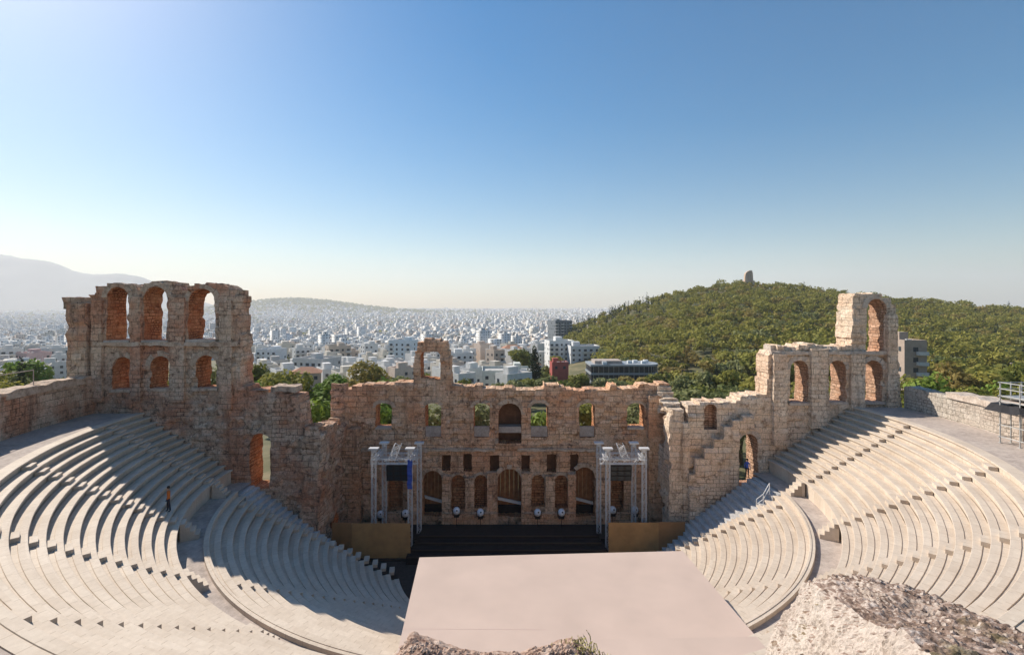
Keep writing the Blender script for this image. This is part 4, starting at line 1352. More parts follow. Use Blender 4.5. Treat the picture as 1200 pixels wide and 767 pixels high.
# keep a spacing
cand = np.where(ok)[0]
order = cand[np.argsort(yy[cand])]
cell = {}
keep = []
for i in order:
    s = 3.0 + .0068 * yy[i]
    cxk, cyk = int(xx[i] // 8), int(yy[i] // 8)
    bad = False
    for a in (-1, 0, 1):
        for b in (-1, 0, 1):
            for j in cell.get((cxk + a, cyk + b), ()):
                if (xx[i] - xx[j]) ** 2 + (yy[i] - yy[j]) ** 2 < s * s: bad = True; break
            if bad: break
        if bad: break
    if bad: continue
    cell.setdefault((cxk, cyk), []).append(i)
    keep.append(i)
keep = np.array(keep)
print('hill trees', len(keep))
def pick(i):
    if yy[i] > 470 and uu[i] < .32 and rg.random() < .5: return 7
    c = noise.noise(Vector((xx[i] * .011, yy[i] * .011, 2)))
    r = rg.random()
    if c > .2: return int(rg.choice([4, 3, 6, 1, 1, 2, 0, 5]))
    if r < .03: return 7
    return int(rg.choice([0, 0, 0, 0, 1, 1, 1, 1, 2, 2, 2, 5, 5, 3, 6]))
kinds = {0: 'tall dark pine', 1: 'broad dark pine', 2: 'low dark green shrub', 3: 'grey-green olive', 4: 'brown dry shrub', 5: 'yellow-green pine', 6: 'low grey-green shrub', 7: 'slim dark cypress'}
ppx = CX + uu * F
def sector(px):
    for lim, nm in [(700, 'at the city end of the hill'), (760, 'on slope above the glass building'), (830, 'on the city-side slope below the monument'), (900, 'right under the monument'),
                    (985, 'on slope above the pale wing wall'), (1060, 'on slope behind the tall single arch'), (1130, 'on slope past the balcony block'), (1400, 'on slope beyond the scaffold')]:
        if px < lim: return nm
vis = [i for i in keep if 640 < ppx[i] < 1215 and yy[i] < 560]
indiv = set(vis[:292])
cells = {}
for i in vis[:292]:
    k = pick(i)
    cells.setdefault((k, sector(ppx[i])), []).append(i)
used = set()
for (k, sec), lst in cells.items():
    lst.sort(key=lambda i: yy[i])
    for r, i in enumerate(lst):
        e0 = protos[k][0]
        if k in used: e = copy_tree(e0)
        else: e = e0; used.add(k)
        place(e, xx[i], yy[i], rg.uniform(.6, 1.0) if rg.random() < .55 else rg.uniform(1.0, 1.55))
        lab = kinds[k] + ' ' + sec + (', ' + ORD[min(r, 19)] + ' up from foot' if len(lst) > 1 else '')
        tag(e, lab, 'tree', 'trees on the wooded hill')
rest = [i for i in keep if i not in indiv]
VV, FF, TT, off = [], [], [], 0
mass = {}
for i in rest:
    k = pick(i)
    _, kd, mat = protos[k]
    H, W = {0: (7.5, 8), 1: (6.5, 8.5), 2: (5, 7.5), 3: (5.5, 7), 4: (4.6, 7), 5: (6, 7), 6: (4.2, 6.5), 7: (10, 2.6)}[k]
    s = rg.uniform(.55, 1.0) if rg.random() < .55 else rg.uniform(1.0, 1.6)
    v, f = leaves(crown_lobes(kd, H * s, W * s, rg), 95 if yy[i] < 600 else 60, .95 if kd != 'cypress' else .6, rg)
    v = v + np.array([xx[i], yy[i], ztop[i] - .4])
    g_ = {'pine': 0, 'olive': 1, 'dry': 2, 'yellow': 3, 'cypress': 4}[mat]
    VV.append(v); FF.append(f + off); off += len(v); TT.append(np.full(len(f), g_))
wood = fast_mesh('hillside_woodland', np.vstack(VV), np.vstack(FF), [M['pine'], M['olive'], M['dry'], M['yellow'], M['cypress']], mat_idx=np.concatenate(TT))
tag(wood, 'mixed pine, olive and dry scrub covering the upper wooded hill', kind='stuff')

# monument on the hill top
my = 532.0; mx_ = PX(877, my); mz = PZ(330.5, my)
mon = empty('hilltop_monument', (mx_, my, mz)); tag(mon, 'small grey ruined marble monument standing on top of the wooded hill', 'monument')
o = rough_box('base', mx_ - 5.2, mx_ + 5.2, my - 3, my + 3, mz - 4, mz + 1.6, M['trim'], None, .3, 1.2); reparent([o], mon)
mb = MB()
rows = []
for z, wl, wr in [(1.4, 4.4, 4.6), (5, 4.3, 4.4), (8, 4.0, 4.2), (10, 3.4, 4.0), (11.6, 1.6, 3.6), (12.8, -.6, 3.0)]:
    rows.append([(mx_ - wl, my - 1.6, mz + z), (mx_ + wr, my - 1.6, mz + z), (mx_ + wr, my + 1.6, mz + z), (mx_ - wl, my + 1.6, mz + z)])
mb.grid(rows, close=True); mb.poly(rows[-1])
o = mb.build('curved_front', M['trim']); reparent([o], mon)
for a in (-3.0, 0.1, 2.9):
    o = rough_box('niche_pier', mx_ + a - .4, mx_ + a + .4, my - 2.1, my - 1.55, mz + 1.6, mz + (8 if a < 2 else 10), M['trim_pale'], None, .1, 1); reparent([o], mon)

# ---- scaffold tower at the end of the pale retaining wall -----------------------------------------
M['scaf'] = plain('scaffold_tube', (.46, .45, .43), .5, .2, .1)
sc = empty('scaffold_tower', (36.2, 34.2, 14.1)); tag(sc, 'pale tubular scaffold tower with a dark canopy standing by the pale retaining wall', 'scaffold')
sx0, sx1, sy0, sy1, z0 = 35.2, 37.5, 32.0, 34.7, 14.12
SP = []
for x in np.linspace(sx0, sx1, 4):
    for y in (sy0, (sy0 + sy1) / 2, sy1):
        mb = MB(); mb.tube((x, y, z0), (x, y, 18.5), .045, n=7); mb.box(x - .1, x + .1, y - .1, y + .1, z0, z0 + .03)
        o = mb.build('standard', M['scaf']); reparent([o], sc)
for z in (z0 + .45, z0 + 1.3, z0 + 2.2, z0 + 3.0, 17.5, 18.0, 18.45):
    mb = MB()
    for y in (sy0, sy1): mb.tube((sx0 - .15, y, z), (sx1 + .15, y, z), .035, n=6)
    for x in (sx0, sx1): mb.tube((x, sy0 - .1, z), (x, sy1 + .1, z), .035, n=6)
    o = mb.build('ledger', M['scaf']); reparent([o], sc)
mb = MB(); mb.box(sx0, sx1, sy0, sy1, z0 + 3.02, z0 + 3.1); o = mb.build('deck_board', M['infill']); reparent([o], sc)
mb = MB(); mb.box(sx0, sx1, sy0, sy1, 17.42, 17.5); o = mb.build('deck_board', M['scaf']); reparent([o], sc)
mb = MB(); mb.grid([[(sx0 - .5 + 4.2 * i / 8, sy0 - .4 + 3.8 * j / 6, 16.9 + .25 * noise.noise(Vector((i * .8, j * .8, 2))) - .5 * (i == 0)) for j in range(7)] for i in range(9)])
o = mb.build('canopy', M['black']); reparent([o], sc)
mb = MB(); mb.tube((sx0, sy0, z0 + .4), (sx1, sy0, z0 + 3.0), .03); o = mb.build('diagonal_brace', M['scaf']); reparent([o], sc)

# lamp post on the slope
lx, ly = PX(1189, 95), 95.0; lz = float(ground(lx, ly))
lp = empty('lamp_post', (lx, ly, lz)); tag(lp, 'green lamp post with a double head among the bushes near the scaffold', 'lamp post')
mb = MB(); mb.tube((lx, ly, lz), (lx, ly, PZ(426, 95)), .12, .07, 8); o = mb.build('pole', plain('green_post', (.1, .2, .13), .5)); reparent([o], lp)
for s in (-1, 1):
    mb = MB(); mb.tube((lx, ly, PZ(426.5, 95)), (lx + s * .7, ly, PZ(426, 95)), .05); mb.box(lx + s * .5 - .3, lx + s * .5 + .3, ly - .15, ly + .15, PZ(426, 95), PZ(425, 95))
    o = mb.build('lamp_head', M['infill']); reparent([o], lp)
# rail along the shaded retaining wall
e = empty('wall_handrail', (-38, 40, 17)); tag(e, 'thin pale handrail on posts running along the top of the shaded retaining wall', 'handrail')
pts = [ring_pt(39.1, D2R(a), 17.3) for a in (172, 166, 160, 154, 148, 142)]
for i, p in enumerate(pts):
    mb = MB(); mb.tube(p, (p[0], p[1], p[2] + 1.5), .035, n=6); o = mb.build('post', M['infill']); reparent([o], e)
    if i:
        mb = MB(); q = pts[i - 1]; mb.tube((p[0], p[1], p[2] + 1.45), (q[0], q[1], q[2] + 1.45), .035, n=6); o = mb.build('rail', M['infill']); reparent([o], e)

# ---- people ------------------------------------------------------------------------------------------
def person(x, y, z, rz, shirt, trousers, label, walk=.0):
    J = [((0, 0, .95), .135), ((0, 0, 1.12), .125), ((0, 0, 1.32), .15), ((0, 0, 1.46), .1), ((0, .01, 1.54), .058), ((0, .02, 1.62), .085), ((0, .02, 1.72), .09)]
    E = [(0, 1), (1, 2), (2, 3), (3, 4), (4, 5), (5, 6)]
    for s in (-1, 1):
        k = len(J)
        w_ = s * walk
        J += [((s * .1, 0, .88), .1), ((s * .11, w_ * .5, .5), .072), ((s * .11, w_ * .7 - .03, .1), .048), ((s * .12, w_ * .7 + .1, .045), .042)]
        E += [(0, k), (k, k + 1), (k + 1, k + 2), (k + 2, k + 3)]
        k = len(J)
        J += [((s * .19, 0, 1.4), .062), ((s * .25, -.02, 1.12), .046), ((s * .24, .1, .9), .036), ((s * .235, .14, .82), .036)]
        E += [(3, k), (k, k + 1), (k + 1, k + 2), (k + 2, k + 3)]
    me = bpy.data.meshes.new('person'); me.from_pydata([j[0] for j in J], E, [])
    o = bpy.data.objects.new('person', me); COL.objects.link(o)
    md = o.modifiers.new('skin', 'SKIN'); md.use_smooth_shade = True
    for v, j in zip(me.skin_vertices[0].data, J): v.radius = (j[1], j[1] * .8)
    me.skin_vertices[0].data[0].use_root = True
    ss = o.modifiers.new('sub', 'SUBSURF'); ss.levels = 2; ss.render_levels = 2
    t = NT('clothed_body')
    sp_ = t.n('ShaderNodeSeparateXYZ'); t.l(t.obj(), sp_.inputs[0])
    f = t.math('DIVIDE', sp_.outputs[2], 2.0)
    r_ = t.ramp(f, [(0, (.03, .025, .02)), (.045, trousers), (.475, shirt), (.755, (.45, .27, .19))])
    r_.node.color_ramp.interpolation = 'CONSTANT'
    t.color(r_)
    me.materials.append(t.mat)
    o.location = (x, y, z); o.rotation_euler = (0, 0, rz)
    mb = MB(); mb.lathe([(.0, .125), (.06, .11), (.098, .05), (.1, -.02), (.085, -.05)], (0, .0, 1.715), 12)
    mb.build('hair', plain('dark_hair', (.03, .02, .015), .6), o, smooth=True)
    return tag(o, label, 'person')
i = 1
R0 = 25.4 + .62 * i
pth = D2R(156.2)
pp = ring_pt(R0 + .3, pth, 9.0 + .4 * i)
person(*pp, D2R(120), (.62, .16, .03), (.03, .03, .045), 'person in an orange top and dark trousers standing on the shaded seat rows', .12)
person(PX(873, 46.9), 46.45, 7.56, D2R(175), (.07, .12, .42), (.03, .03, .04), 'person in a blue top standing in the doorway of the pale wing wall')
HAZE = 1.05e-4

# ---- city -------------------------------------------------------------------------------------------------
def wall_city():
    t = NT('city_wall')
    at = t.n('ShaderNodeAttribute'); at.attribute_name = 'tint'
    uv = t.uvw(); s = t.n('ShaderNodeSeparateXYZ'); t.l(uv, s.inputs[0])
    fu = t.math('FRACT', t.math('DIVIDE', s.outputs[0], 3.4)); fv = t.math('FRACT', t.math('DIVIDE', s.outputs[1], 3.1))
    iu = t.math('FLOOR', t.math('DIVIDE', s.outputs[0], 3.4)); iv = t.math('FLOOR', t.math('DIVIDE', s.outputs[1], 3.1))
    wu = t.math('LESS_THAN', t.math('ABSOLUTE', t.math('SUBTRACT', fu, .5)), .24); wv = t.math('LESS_THAN', t.math('ABSOLUTE', t.math('SUBTRACT', fv, .5)), .27)
    c = t.n('ShaderNodeCombineXYZ'); t.l(iu, c.inputs[0]); t.l(iv, c.inputs[1])
    wn = t.n('ShaderNodeTexWhiteNoise', noise_dimensions='3D'); t.l(c.outputs[0], wn.inputs['Vector'])
    m = t.math('MULTIPLY', t.math('MULTIPLY', wu, wv), t.math('LESS_THAN', wn.outputs['Value'], .85))
    m2 = t.math('MULTIPLY', m, t.math('ADD', .45, t.math('MULTIPLY', wn.outputs['Value'], .6)))
    t.color(t.mix(m2, at.outputs['Color'], (.045, .05, .055)))
    return t.mat
M['citywall'] = wall_city()
t = NT('city_roof'); at = t.n('ShaderNodeAttribute'); at.attribute_name = 'tint'
t.color(t.mix(.55, at.outputs['Color'], t.ramp(t.noise(t.pos(), .15, 4), [(.3, (.4, .38, .36)), (.7, (.62, .6, .57))]))); M['cityroof'] = t.mat


def facade(name):
    t = NT(name); oi = t.n('ShaderNodeObjectInfo')
    n_ = t.noise(t.obj(), .6, 5, .7)
    t.color(t.mix(.8, oi.outputs['Color'], t.ramp(n_, [(.3, (.78, .77, .75)), (.65, (1.02, 1.02, 1.02))]), 'MULTIPLY'))
    return t.mat
M['facade'] = facade('rendered_facade')
M['slab'] = plain('balcony_slab', (.6, .58, .55), .8, 0, .1, .8)
M['roofflat'] = plain('flat_roof', (.45, .43, .4), .9, 0, .2, .4)
t = NT('terracotta_tiles'); wv_ = t.n('ShaderNodeTexWave'); wv_.inputs['Scale'].default_value = 2.2; t.l(t.obj(), wv_.inputs['Vector'])
t.color(t.mix(t.noise(t.obj(), 1.3, 5), t.mix(wv_.outputs['Fac'], (.3, .12, .07), (.4, .17, .1)), (.44, .24, .15))); M['tiles'] = t.mat
M['awning'] = plain('striped_awning', (.42, .3, .2), .8, 0, .2)
M['redwall'] = plain('red_wall', (.5, .07, .06), .8, 0, .15)
M['shade_win'] = plain('window_glass', (.05, .06, .07), .15)


def building(name, w, dpt, st, seed, roof='flat', detail=0, sh=3.1):
    """apartment block: root Empty at its foot; body with floor slabs, balconies, roof hut, tanks; windows are parts when detail"""
    r = random.Random(seed)
    H = st * sh + .4
    if detail: root = empty(name)
    body = MB()
    body.box(-w / 2, w / 2, -dpt / 2, dpt / 2, -6, H)
    # parapet
    for a, b, c, d in ((-w / 2, w / 2, -dpt / 2, -dpt / 2 + .25), (-w / 2, w / 2, dpt / 2 - .25, dpt / 2), (-w / 2, -w / 2 + .25, -dpt / 2 + .25, dpt / 2 - .25), (w / 2 - .25, w / 2, -dpt / 2 + .25, dpt / 2 - .25)):
        if roof == 'flat': body.box(a, b, c, d, H + .003, H + .95)
    wins, bals, roofm = [], [], MB()
    extra = []
    nb = max(2, int(w / 3.3))
    balc = [r.random() < .55 for _ in range(nb)]
    for k in range(st):
        z = k * sh + .9
        for face in range(4):
            L = w if face % 2 == 0 else dpt
            n = max(1, int(L / 3.3))
            for j in range(n):
                if face % 2 and r.random() < .45: continue
                ww, hh = (1.9, 2.1) if (face == 0 and balc[j % nb] and k) else (1.3, 1.4)
                zz = z - .75 if hh > 2 else z
                c = -L / 2 + L * (j + .5) / n
                if face == 0: q = (c - ww / 2, c + ww / 2, -dpt / 2 - .05, -dpt / 2 + .05)
                elif face == 2: q = (c - ww / 2, c + ww / 2, dpt / 2 - .05, dpt / 2 + .05)
                elif face == 1: q = (w / 2 - .05, w / 2 + .05, c - ww / 2, c + ww / 2)
                else: q = (-w / 2 - .05, -w / 2 + .05, c - ww / 2, c + ww / 2)
                if face != 2: wins.append((*q, zz, zz + hh))
        if k:
            j = 0
            while j < nb:
                if balc[j]:
                    j1 = j
                    while j1 + 1 < nb and balc[j1 + 1]: j1 += 1
                    x0, x1 = -w / 2 + w * j / nb + .15, -w / 2 + w * (j1 + 1) / nb - .15
                    bals.append((x0, x1, k * sh))
                    j = j1
                j += 1
    if roof == 'flat':
        hx = r.uniform(-w * .25, w * .2); hw = r.uniform(2.5, min(5.5, w * .4))
        roofm.box(hx - hw / 2, hx + hw / 2, -dpt * .1, dpt * .32, H + .004, H + r.uniform(2.4, 3.2))
        for _ in range(r.randint(1, 3)):
            a, b = r.uniform(-w * .4, w * .4), r.uniform(-dpt * .42, -dpt * .12)
            tk = roofm if not detail else MB()
            tk.box(a - .7, a + .7, b - .4, b + .4, H + .3, H + 1.1)
            if detail: extra.append(('water_tank', tk))
        if r.random() < .6:
            a = r.uniform(-w * .4, w * .4); tk = roofm if not detail else MB(); tk.tube((a, dpt * .38, H), (a, dpt * .38, H + 4.5), .06, n=5)
            if detail: extra.append(('aerial', tk))
    else:
        e_ = .5
        A = [(-w / 2 - e_, -dpt / 2 - e_, H), (w / 2 + e_, -dpt / 2 - e_, H), (w / 2 + e_, dpt / 2 + e_, H), (-w / 2 - e_, dpt / 2 + e_, H)]
        rh = min(w, dpt) * .24
        B = [(-w / 2 + dpt * .4, 0, H + rh), (w / 2 - dpt * .4, 0, H + rh)]
        roofm.poly([A[0], A[1], B[1], B[0]]); roofm.poly([A[1], A[2], B[1]]); roofm.poly([A[2], A[3], B[0], B[1]]); roofm.poly([A[3], A[0], B[0]])
    def bal(m, x0, x1, z):
        m.box(x0, x1, -dpt / 2 - 1.3, -dpt / 2 - .002, z - .08, z + .1)
        m.box(x0, x1, -dpt / 2 - 1.3, -dpt / 2 - 1.22, z + .102, z + 1.0)
        m.box(x0, x0 + .08, -dpt / 2 - 1.218, -dpt / 2 - .003, z + .102, z + 1.0); m.box(x1 - .08, x1, -dpt / 2 - 1.218, -dpt / 2 - .003, z + .102, z + 1.0)
    mroof = M['roofflat'] if roof == 'flat' else M['tiles']
    if detail:
        body.build('wall', M['facade'], root)
        roofm.build('roof' if roof != 'flat' else 'roof_hut', M['facade'] if roof == 'flat' else mroof, root)
        if roof == 'flat':
            mb = MB(); mb.box(-w / 2 + .26, w / 2 - .26, -dpt / 2 + .26, dpt / 2 - .26, H - .2, H + .02); mb.build('roof', mroof, root)
        for nm, tk in extra: tk.build(nm, M['slab'], root)
        for q in wins[:90]:
            mb = MB(); mb.box(*q); mb.build('window', M['shade_win'], root)
        for x0, x1, z in bals:
            mb = MB(); bal(mb, x0, x1, z); mb.build('balcony', M['slab'], root)
        return root
    m0 = len(body.f); 
    for q in wins: body.box(*q, m=1)
    for x0, x1, z in bals:
        k0 = len(body.f); bal(body, x0, x1, z)
        for i in range(k0, len(body.f)): body.m[i] = 2
    k0 = len(body.v); body.v += roofm.v
    for f, m in zip(roofm.f, roofm.m):
        body.f.append(tuple(i + k0 for i in f)); body.m.append(3 if roof != 'flat' else 0); body.uv.append(None)
    if roof == 'flat': body.box(-w / 2 + .26, w / 2 - .26, -dpt / 2 + .26, dpt / 2 - .26, H - .2, H + .02, m=3)
    return body.build(name, [M['facade'], M['shade_win'], M['slab'], mroof])


def tint(o, c):
    o.color = (*c, 1)
    for ch in o.children: tint(ch, c)
PAL = [((.74, .72, .69), 'white'), ((.68, .62, .53), 'cream'), ((.62, .56, .49), 'beige'), ((.52, .5, .48), 'grey'), ((.66, .53, .44), 'peach'), ((.6, .63, .66), 'pale blue-grey'), ((.55, .44, .36), 'tan')]
heroes = []
def hero(px, d, w, dpt, st, rz, col, label, roof='flat', cat='building', ytop=None, name='apartment_building', sh=3.1):
    x = PX(px, d); z = float(ground(x, d))
    o = building(name, w, dpt, st, 900 + len(heroes), roof, 1, sh)
    if ytop is not None: z = PZ(ytop, d) - st * sh - (1.4 if roof == 'flat' else 2.0)
    o.location = (x, d, z); o.rotation_euler = (0, 0, D2R(rz)); tint(o, col)
    tag(o, label, cat)
    heroes.append((x, d, max(w, dpt) * .62))
    return o
hero(1062, 150, 6.0, 9, 6, -10, (.42, .33, .27), 'beige apartment block with stacked balconies beside the tall single arch of the pale wing wall', ytop=397, cat='apartment block')
hero(655, 335, 17, 16, 5, 8, (.8, .79, .77), 'white modern block with rows of dark windows behind the red building', ytop=398)
hero(683, 322, 19, 15, 4, 4, (.66, .66, .67), 'pale grey block adjoining the white modern block near the foot of the hill', ytop=404)
hero(655, 250, 8.5, 7, 1, 6, (.42, .1, .085), 'low red-walled building just past the tall dark cypress', ytop=423)
hero(597, 205, 23, 16, 2, 3, (.6, .62, .57), 'long low flat-roofed building with a pale green wall directly beyond the stage wall', ytop=431)
hero(600, 330, 13, 10, 2, 10, (.6, .52, .45), 'house with an orange tiled roof beside the broad green tree', roof='hip', ytop=405, name='house', cat='house')
hero(473, 330, 16, 13, 7, -12, (.62, .69, .74), 'pale blue apartment block behind the free-standing arch', ytop=398, cat='apartment block')
hero(359, 195, 11, 9, 1, 20, (.5, .4, .32), 'tan house with red hipped roof below the wide yellow-olive tree', roof='hip', ytop=431, name='house', cat='house')
hero(372, 235, 17, 14, 3, -18, (.62, .6, .58), 'grey-white block with small windows above the red hipped roof', ytop=418)
hero(396, 320, 14, 14, 6, 30, (.55, .46, .38), 'tan apartment block with a blank side wall above the grey-white block', ytop=404, cat='apartment block')
hero(540, 300, 14, 12, 4, 12, (.77, .76, .74), 'white block just past the free-standing arch on the street', ytop=412)
hero(318, 330, 15, 12, 6, -8, (.72, .74, .77), 'bluish white apartment block beside the grey wing wall', ytop=408, cat='apartment block')
hero(656, 520, 20, 18, 8, 22, (.22, .24, .26), 'dark glazed office block at the end of the wooded hill', ytop=375, cat='office block')
hero(40, 300, 14, 12, 3, -25, (.68, .45, .42), 'pink house standing beyond the cypress', ytop=412, cat='house', name='house')
hero(62, 330, 15, 12, 3, -20, (.74, .72, .69), 'white house close to the grey wing wall beyond the retaining wall', ytop=407, cat='house', name='house')
hero(1092, 190, 7, 7, 1, -20, (.72, .71, .7), 'small white hut by the trees next to the balcony block', ytop=428, cat='hut', name='hut')
hero(818, 240, 2.6, 2.6, 1, -20, (.8, .8, .8), 'tiny white hut alone among the olives on the lower slope', ytop=434, cat='hut', name='hut', sh=2.4)

# the curved glass building
gx, gy = PX(735, 212), 216.0; gz = PZ(449, 212) - 6
gb = empty('glass_building', (gx, gy, gz)); tag(gb, 'dark curved glass building with pale floor bands at the foot of the wooded hill', 'building'); heroes.append((gx, gy, 22))
def cur(off, n=26):
    P = []
    for i in range(n + 1):
        t_ = -PI * .5 + PI * i / n * .95
        P.append((gx + 9 + (5.5 + off) * math.cos(t_), gy + 2 + (7.5 + off) * math.sin(t_)))
    return [(gx - 16 - off, gy - 5.5 - off)] + P + [(gx - 16 - off, gy + 9 + off)]
def prism(mb, P, z0, z1):
    n = len(P)
    for i in range(n):
        a, b = P[i], P[(i + 1) % n]
        mb.poly([(*a, z0), (*b, z0), (*b, z1), (*a, z1)])
    mb.poly([(*p, z1) for p in P]); mb.poly([(*p, z0) for p in P[::-1]])
for k in range(4):
    mb = MB(); prism(mb, cur(0), gz + 3.6 * k - .0, gz + 3.6 * k + 2.75); o = mb.build('glazing', M['glass']); reparent([o], gb)
    mb = MB(); prism(mb, cur(.35), gz + 3.6 * k + 2.76, gz + 3.6 * k + 3.59); o = mb.build('floor_band', plain('grey_band', (.3, .32, .34), .5)); reparent([o], gb)
    mb = MB()
    for i, p in enumerate(cur(.06)):
        if i % 2: mb.box(p[0] - .06, p[0] + .06, p[1] - .06, p[1] + .06, gz + 3.6 * k, gz + 3.6 * k + 2.75)
    for q in np.arange(gx - 15, gx + 9, 2.2): mb.box(q - .06, q + .06, gy - 5.62, gy - 5.5, gz + 3.6 * k, gz + 3.6 * k + 2.75)
    o = mb.build('mullion', M['steel']); reparent([o], gb)
zr = gz + 14.4
mb = MB(); mb.box(gx - 14, gx - 2, gy - 3, gy + 6, zr + .01, zr + 1.4); o = mb.build('roof_hut', M['infill']); reparent([o], gb)
for a, b in ((2, 0), (5, 2), (8, -1), (10, 3), (-10, -4)):
    mb = MB(); mb.box(gx + a - 1, gx + a + 1, gy + b - .8, gy + b + .8, zr + .01, zr + 1.2); o = mb.build('air_unit', M['white']); reparent([o], gb)

# orange-and-blue roof screens on the pale blue block
# individually built city blocks
rg = np.random.default_rng(5)
bp = []
for i in range(14):
    st = [3, 4, 5, 4, 3, 5, 4, 2, 5, 3, 2, 3, 4, 6][i]
    w, dp = rg.uniform(7.5, 12.5), rg.uniform(7, 11)
    bp.append((building('city_block', w, dp, st, 40 + i, 'hip' if i in (10,) else 'flat', 0), st, 'hip' if i == 10 else 'flat', max(w, dp)))
spots = []
ang = D2R(37)
for a in range(-80, 80):
    for b in range(-60, 80):
        x = a * 15 * math.cos(ang) - b * 16 * math.sin(ang) + rg.uniform(-2, 2); y = 380 + a * 15 * math.sin(ang) + b * 16 * math.cos(ang) + rg.uniform(-2, 2)
        if y < 175 or y > 800: continue
        if a % 5 == 0 and rg.random() < .8: continue
        u = x / y
        if u < -1.12 or u > .2: continue
        if u > .1 and y > 330 and float(hill_h(np.array(u), np.array(y))) > float(np.interp(y, GY, GZ)) + 2.5: continue
        px = CX + u * F
        ytop = HZ + F * (CZ - float(np.interp(y, GY, GZ)) - 12) / y
        if 78 < px < 292: continue            # hidden behind the wing wall
        if px > 700 or (px > 636 and y < 470): continue
        if ytop > 452 and px > 300: continue
        if rg.random() < .13: continue
        if any((x - h[0]) ** 2 + (y - h[1]) ** 2 < (h[2] + 8) ** 2 for h in heroes): continue
        spots.append((y, x))
spots.sort()
spots = spots[:298]
YMAX = spots[-1][0]
print('blocks', len(spots), YMAX)
def csec(px):
    for lim, nm in [(30, 'beyond the shaded retaining wall'), (292, 'at the edge of the grey wing wall'), (345, 'beside the grey wing wall'), (400, 'above the red hipped roof'), (450, 'behind the wide yellow-olive tree'), (492, 'near the pale blue block'), (530, 'behind the free-standing arch'),
                    (575, 'past the free-standing arch'), (625, 'above the long low building'), (720, 'behind the white modern block')]:
        if px < lim: return nm
    return 'by the hill'
usedb = set(); grp = {}
for y, x in spots:
    k = int(rg.choice([0, 4, 7, 9, 10, 11] if y < 290 else [0, 1, 2, 3, 4, 5, 6, 8, 9, 10, 11, 12, 13])); c = int(rg.choice(len(PAL), p=[.52, .2, .08, .08, .04, .05, .03]))
    e0, st, rf, sz = bp[k]
    if k in usedb: o = e0.copy(); COL.objects.link(o)
    else: o = e0; usedb.add(k)
    o.location = (x, y, float(ground(x, y)) - .3)
    o.rotation_euler = (0, 0, ang + int(rg.choice([0, 0, 1, 3])) * PI / 2 + rg.uniform(-.06, .06)); tk_ = rg.uniform(.9, 1.06); tint(o, tuple(v * tk_ for v in PAL[c][0]))
    grp.setdefault((PAL[c][1], st, rf, csec(CX + x / y * F)), []).append(o)
SW = {2: 'two', 3: 'three', 4: 'four', 5: 'five', 6: 'six', 7: 'seven'}
for (cn, st, rf, sec), lst in grp.items():
    lst.sort(key=lambda o: o.location.y)
    for r, o in enumerate(lst):
        lab = '%s %s-storey %s %s' % (cn, SW[st], 'house with tiled roof' if rf == 'hip' else 'block', sec)
        if len(lst) > 1: lab += ', ' + ORD[r] + ' back'
        tag(o, lab, 'city block', 'city blocks below the theatre')
for k in range(14):
    if k not in usedb: bpy.data.objects.remove(bp[k][0])

# street trees between the blocks
tp = [make_tree('street_tree', 'bush', 6.5, 6.5, M['pine'], 260, .6, 500 + i) for i in range(3)]
tg = {}
n_t = 0
while n_t < 70:
    y = rg.uniform(190, 620); u = rg.uniform(-1.08, .12); x = u * y; px = CX + u * F
    if 78 < px < 292: continue
    if any(abs(x - b) < 9 and abs(y - a) < 9 for a, b in spots): continue
    if any((x - h[0]) ** 2 + (y - h[1]) ** 2 < (h[2] + 2) ** 2 for h in heroes): continue
    e = tp[n_t] if n_t < 3 else copy_tree(tp[n_t % 3])
    place(e, x, y, rg.uniform(.9, 1.7)); tg.setdefault(csec(px), []).append(e); n_t += 1
for sec, lst in tg.items():
    lst.sort(key=lambda o: o.location.y)
    for r, o in enumerate(lst): tag(o, 'green street tree between the blocks %s, %s back' % (sec, ORD[min(r, 19)]), 'tree', 'street trees in the city')

# the far city as one mass
cx_, cy_, cw, cd, ch, crz, cc = [], [], [], [], [], [], []
y = YMAX - 10
pal = np.array([p[0] for p in PAL] + [(.86, .83, .78)] * 9)
while y < 8800:
    s = 15 + y * .0021
    n = int(2.6 * y / s)
    u = (np.arange(n) + rg.uniform(-.3, .3, n)) / n * 2.6 - 1.75
    yy2 = y + rg.uniform(-.4, .4, n) * s
    k = rg.random(n) < .92
    k &= ~((u > .09) & (y < 900))
    k &= u < .75
    u, yy2 = u[k], yy2[k]
    cx_.append(u * yy2); cy_.append(yy2); m = len(u)
    g1 = 1 + y * .00012
    cw.append(rg.uniform(8, 15, m) * g1); cd.append(rg.uniform(8, 13, m) * g1)
    hh = rg.uniform(7, 18, m); tall = rg.random(m) < .03; hh[tall] += rg.uniform(6, 18, tall.sum())
    ch.append(hh); crz.append(.62 + rg.choice([0, .25, -.3], m) + rg.normal(0, .08, m)); cc.append(pal[rg.integers(0, len(pal), m)] * rg.uniform(.82, 1.06, m)[:, None])
    y += s * (.95 + y * .00022)
cx_, cy_, cw, cd, ch, crz = map(np.concatenate, (cx_, cy_, cw, cd, ch, crz)); cc = np.vstack(cc)
cz_ = ground(cx_, cy_)
ridge = (cz_ > 60) & (cy_ < 7000)
kk = ~(ridge & (rg.random(len(cx_)) < .6))
cx_, cy_, cw, cd, ch, crz, cc, cz_ = [a[kk] for a in (cx_, cy_, cw, cd, ch, crz, cc, cz_)]
print('far city', len(cx_))
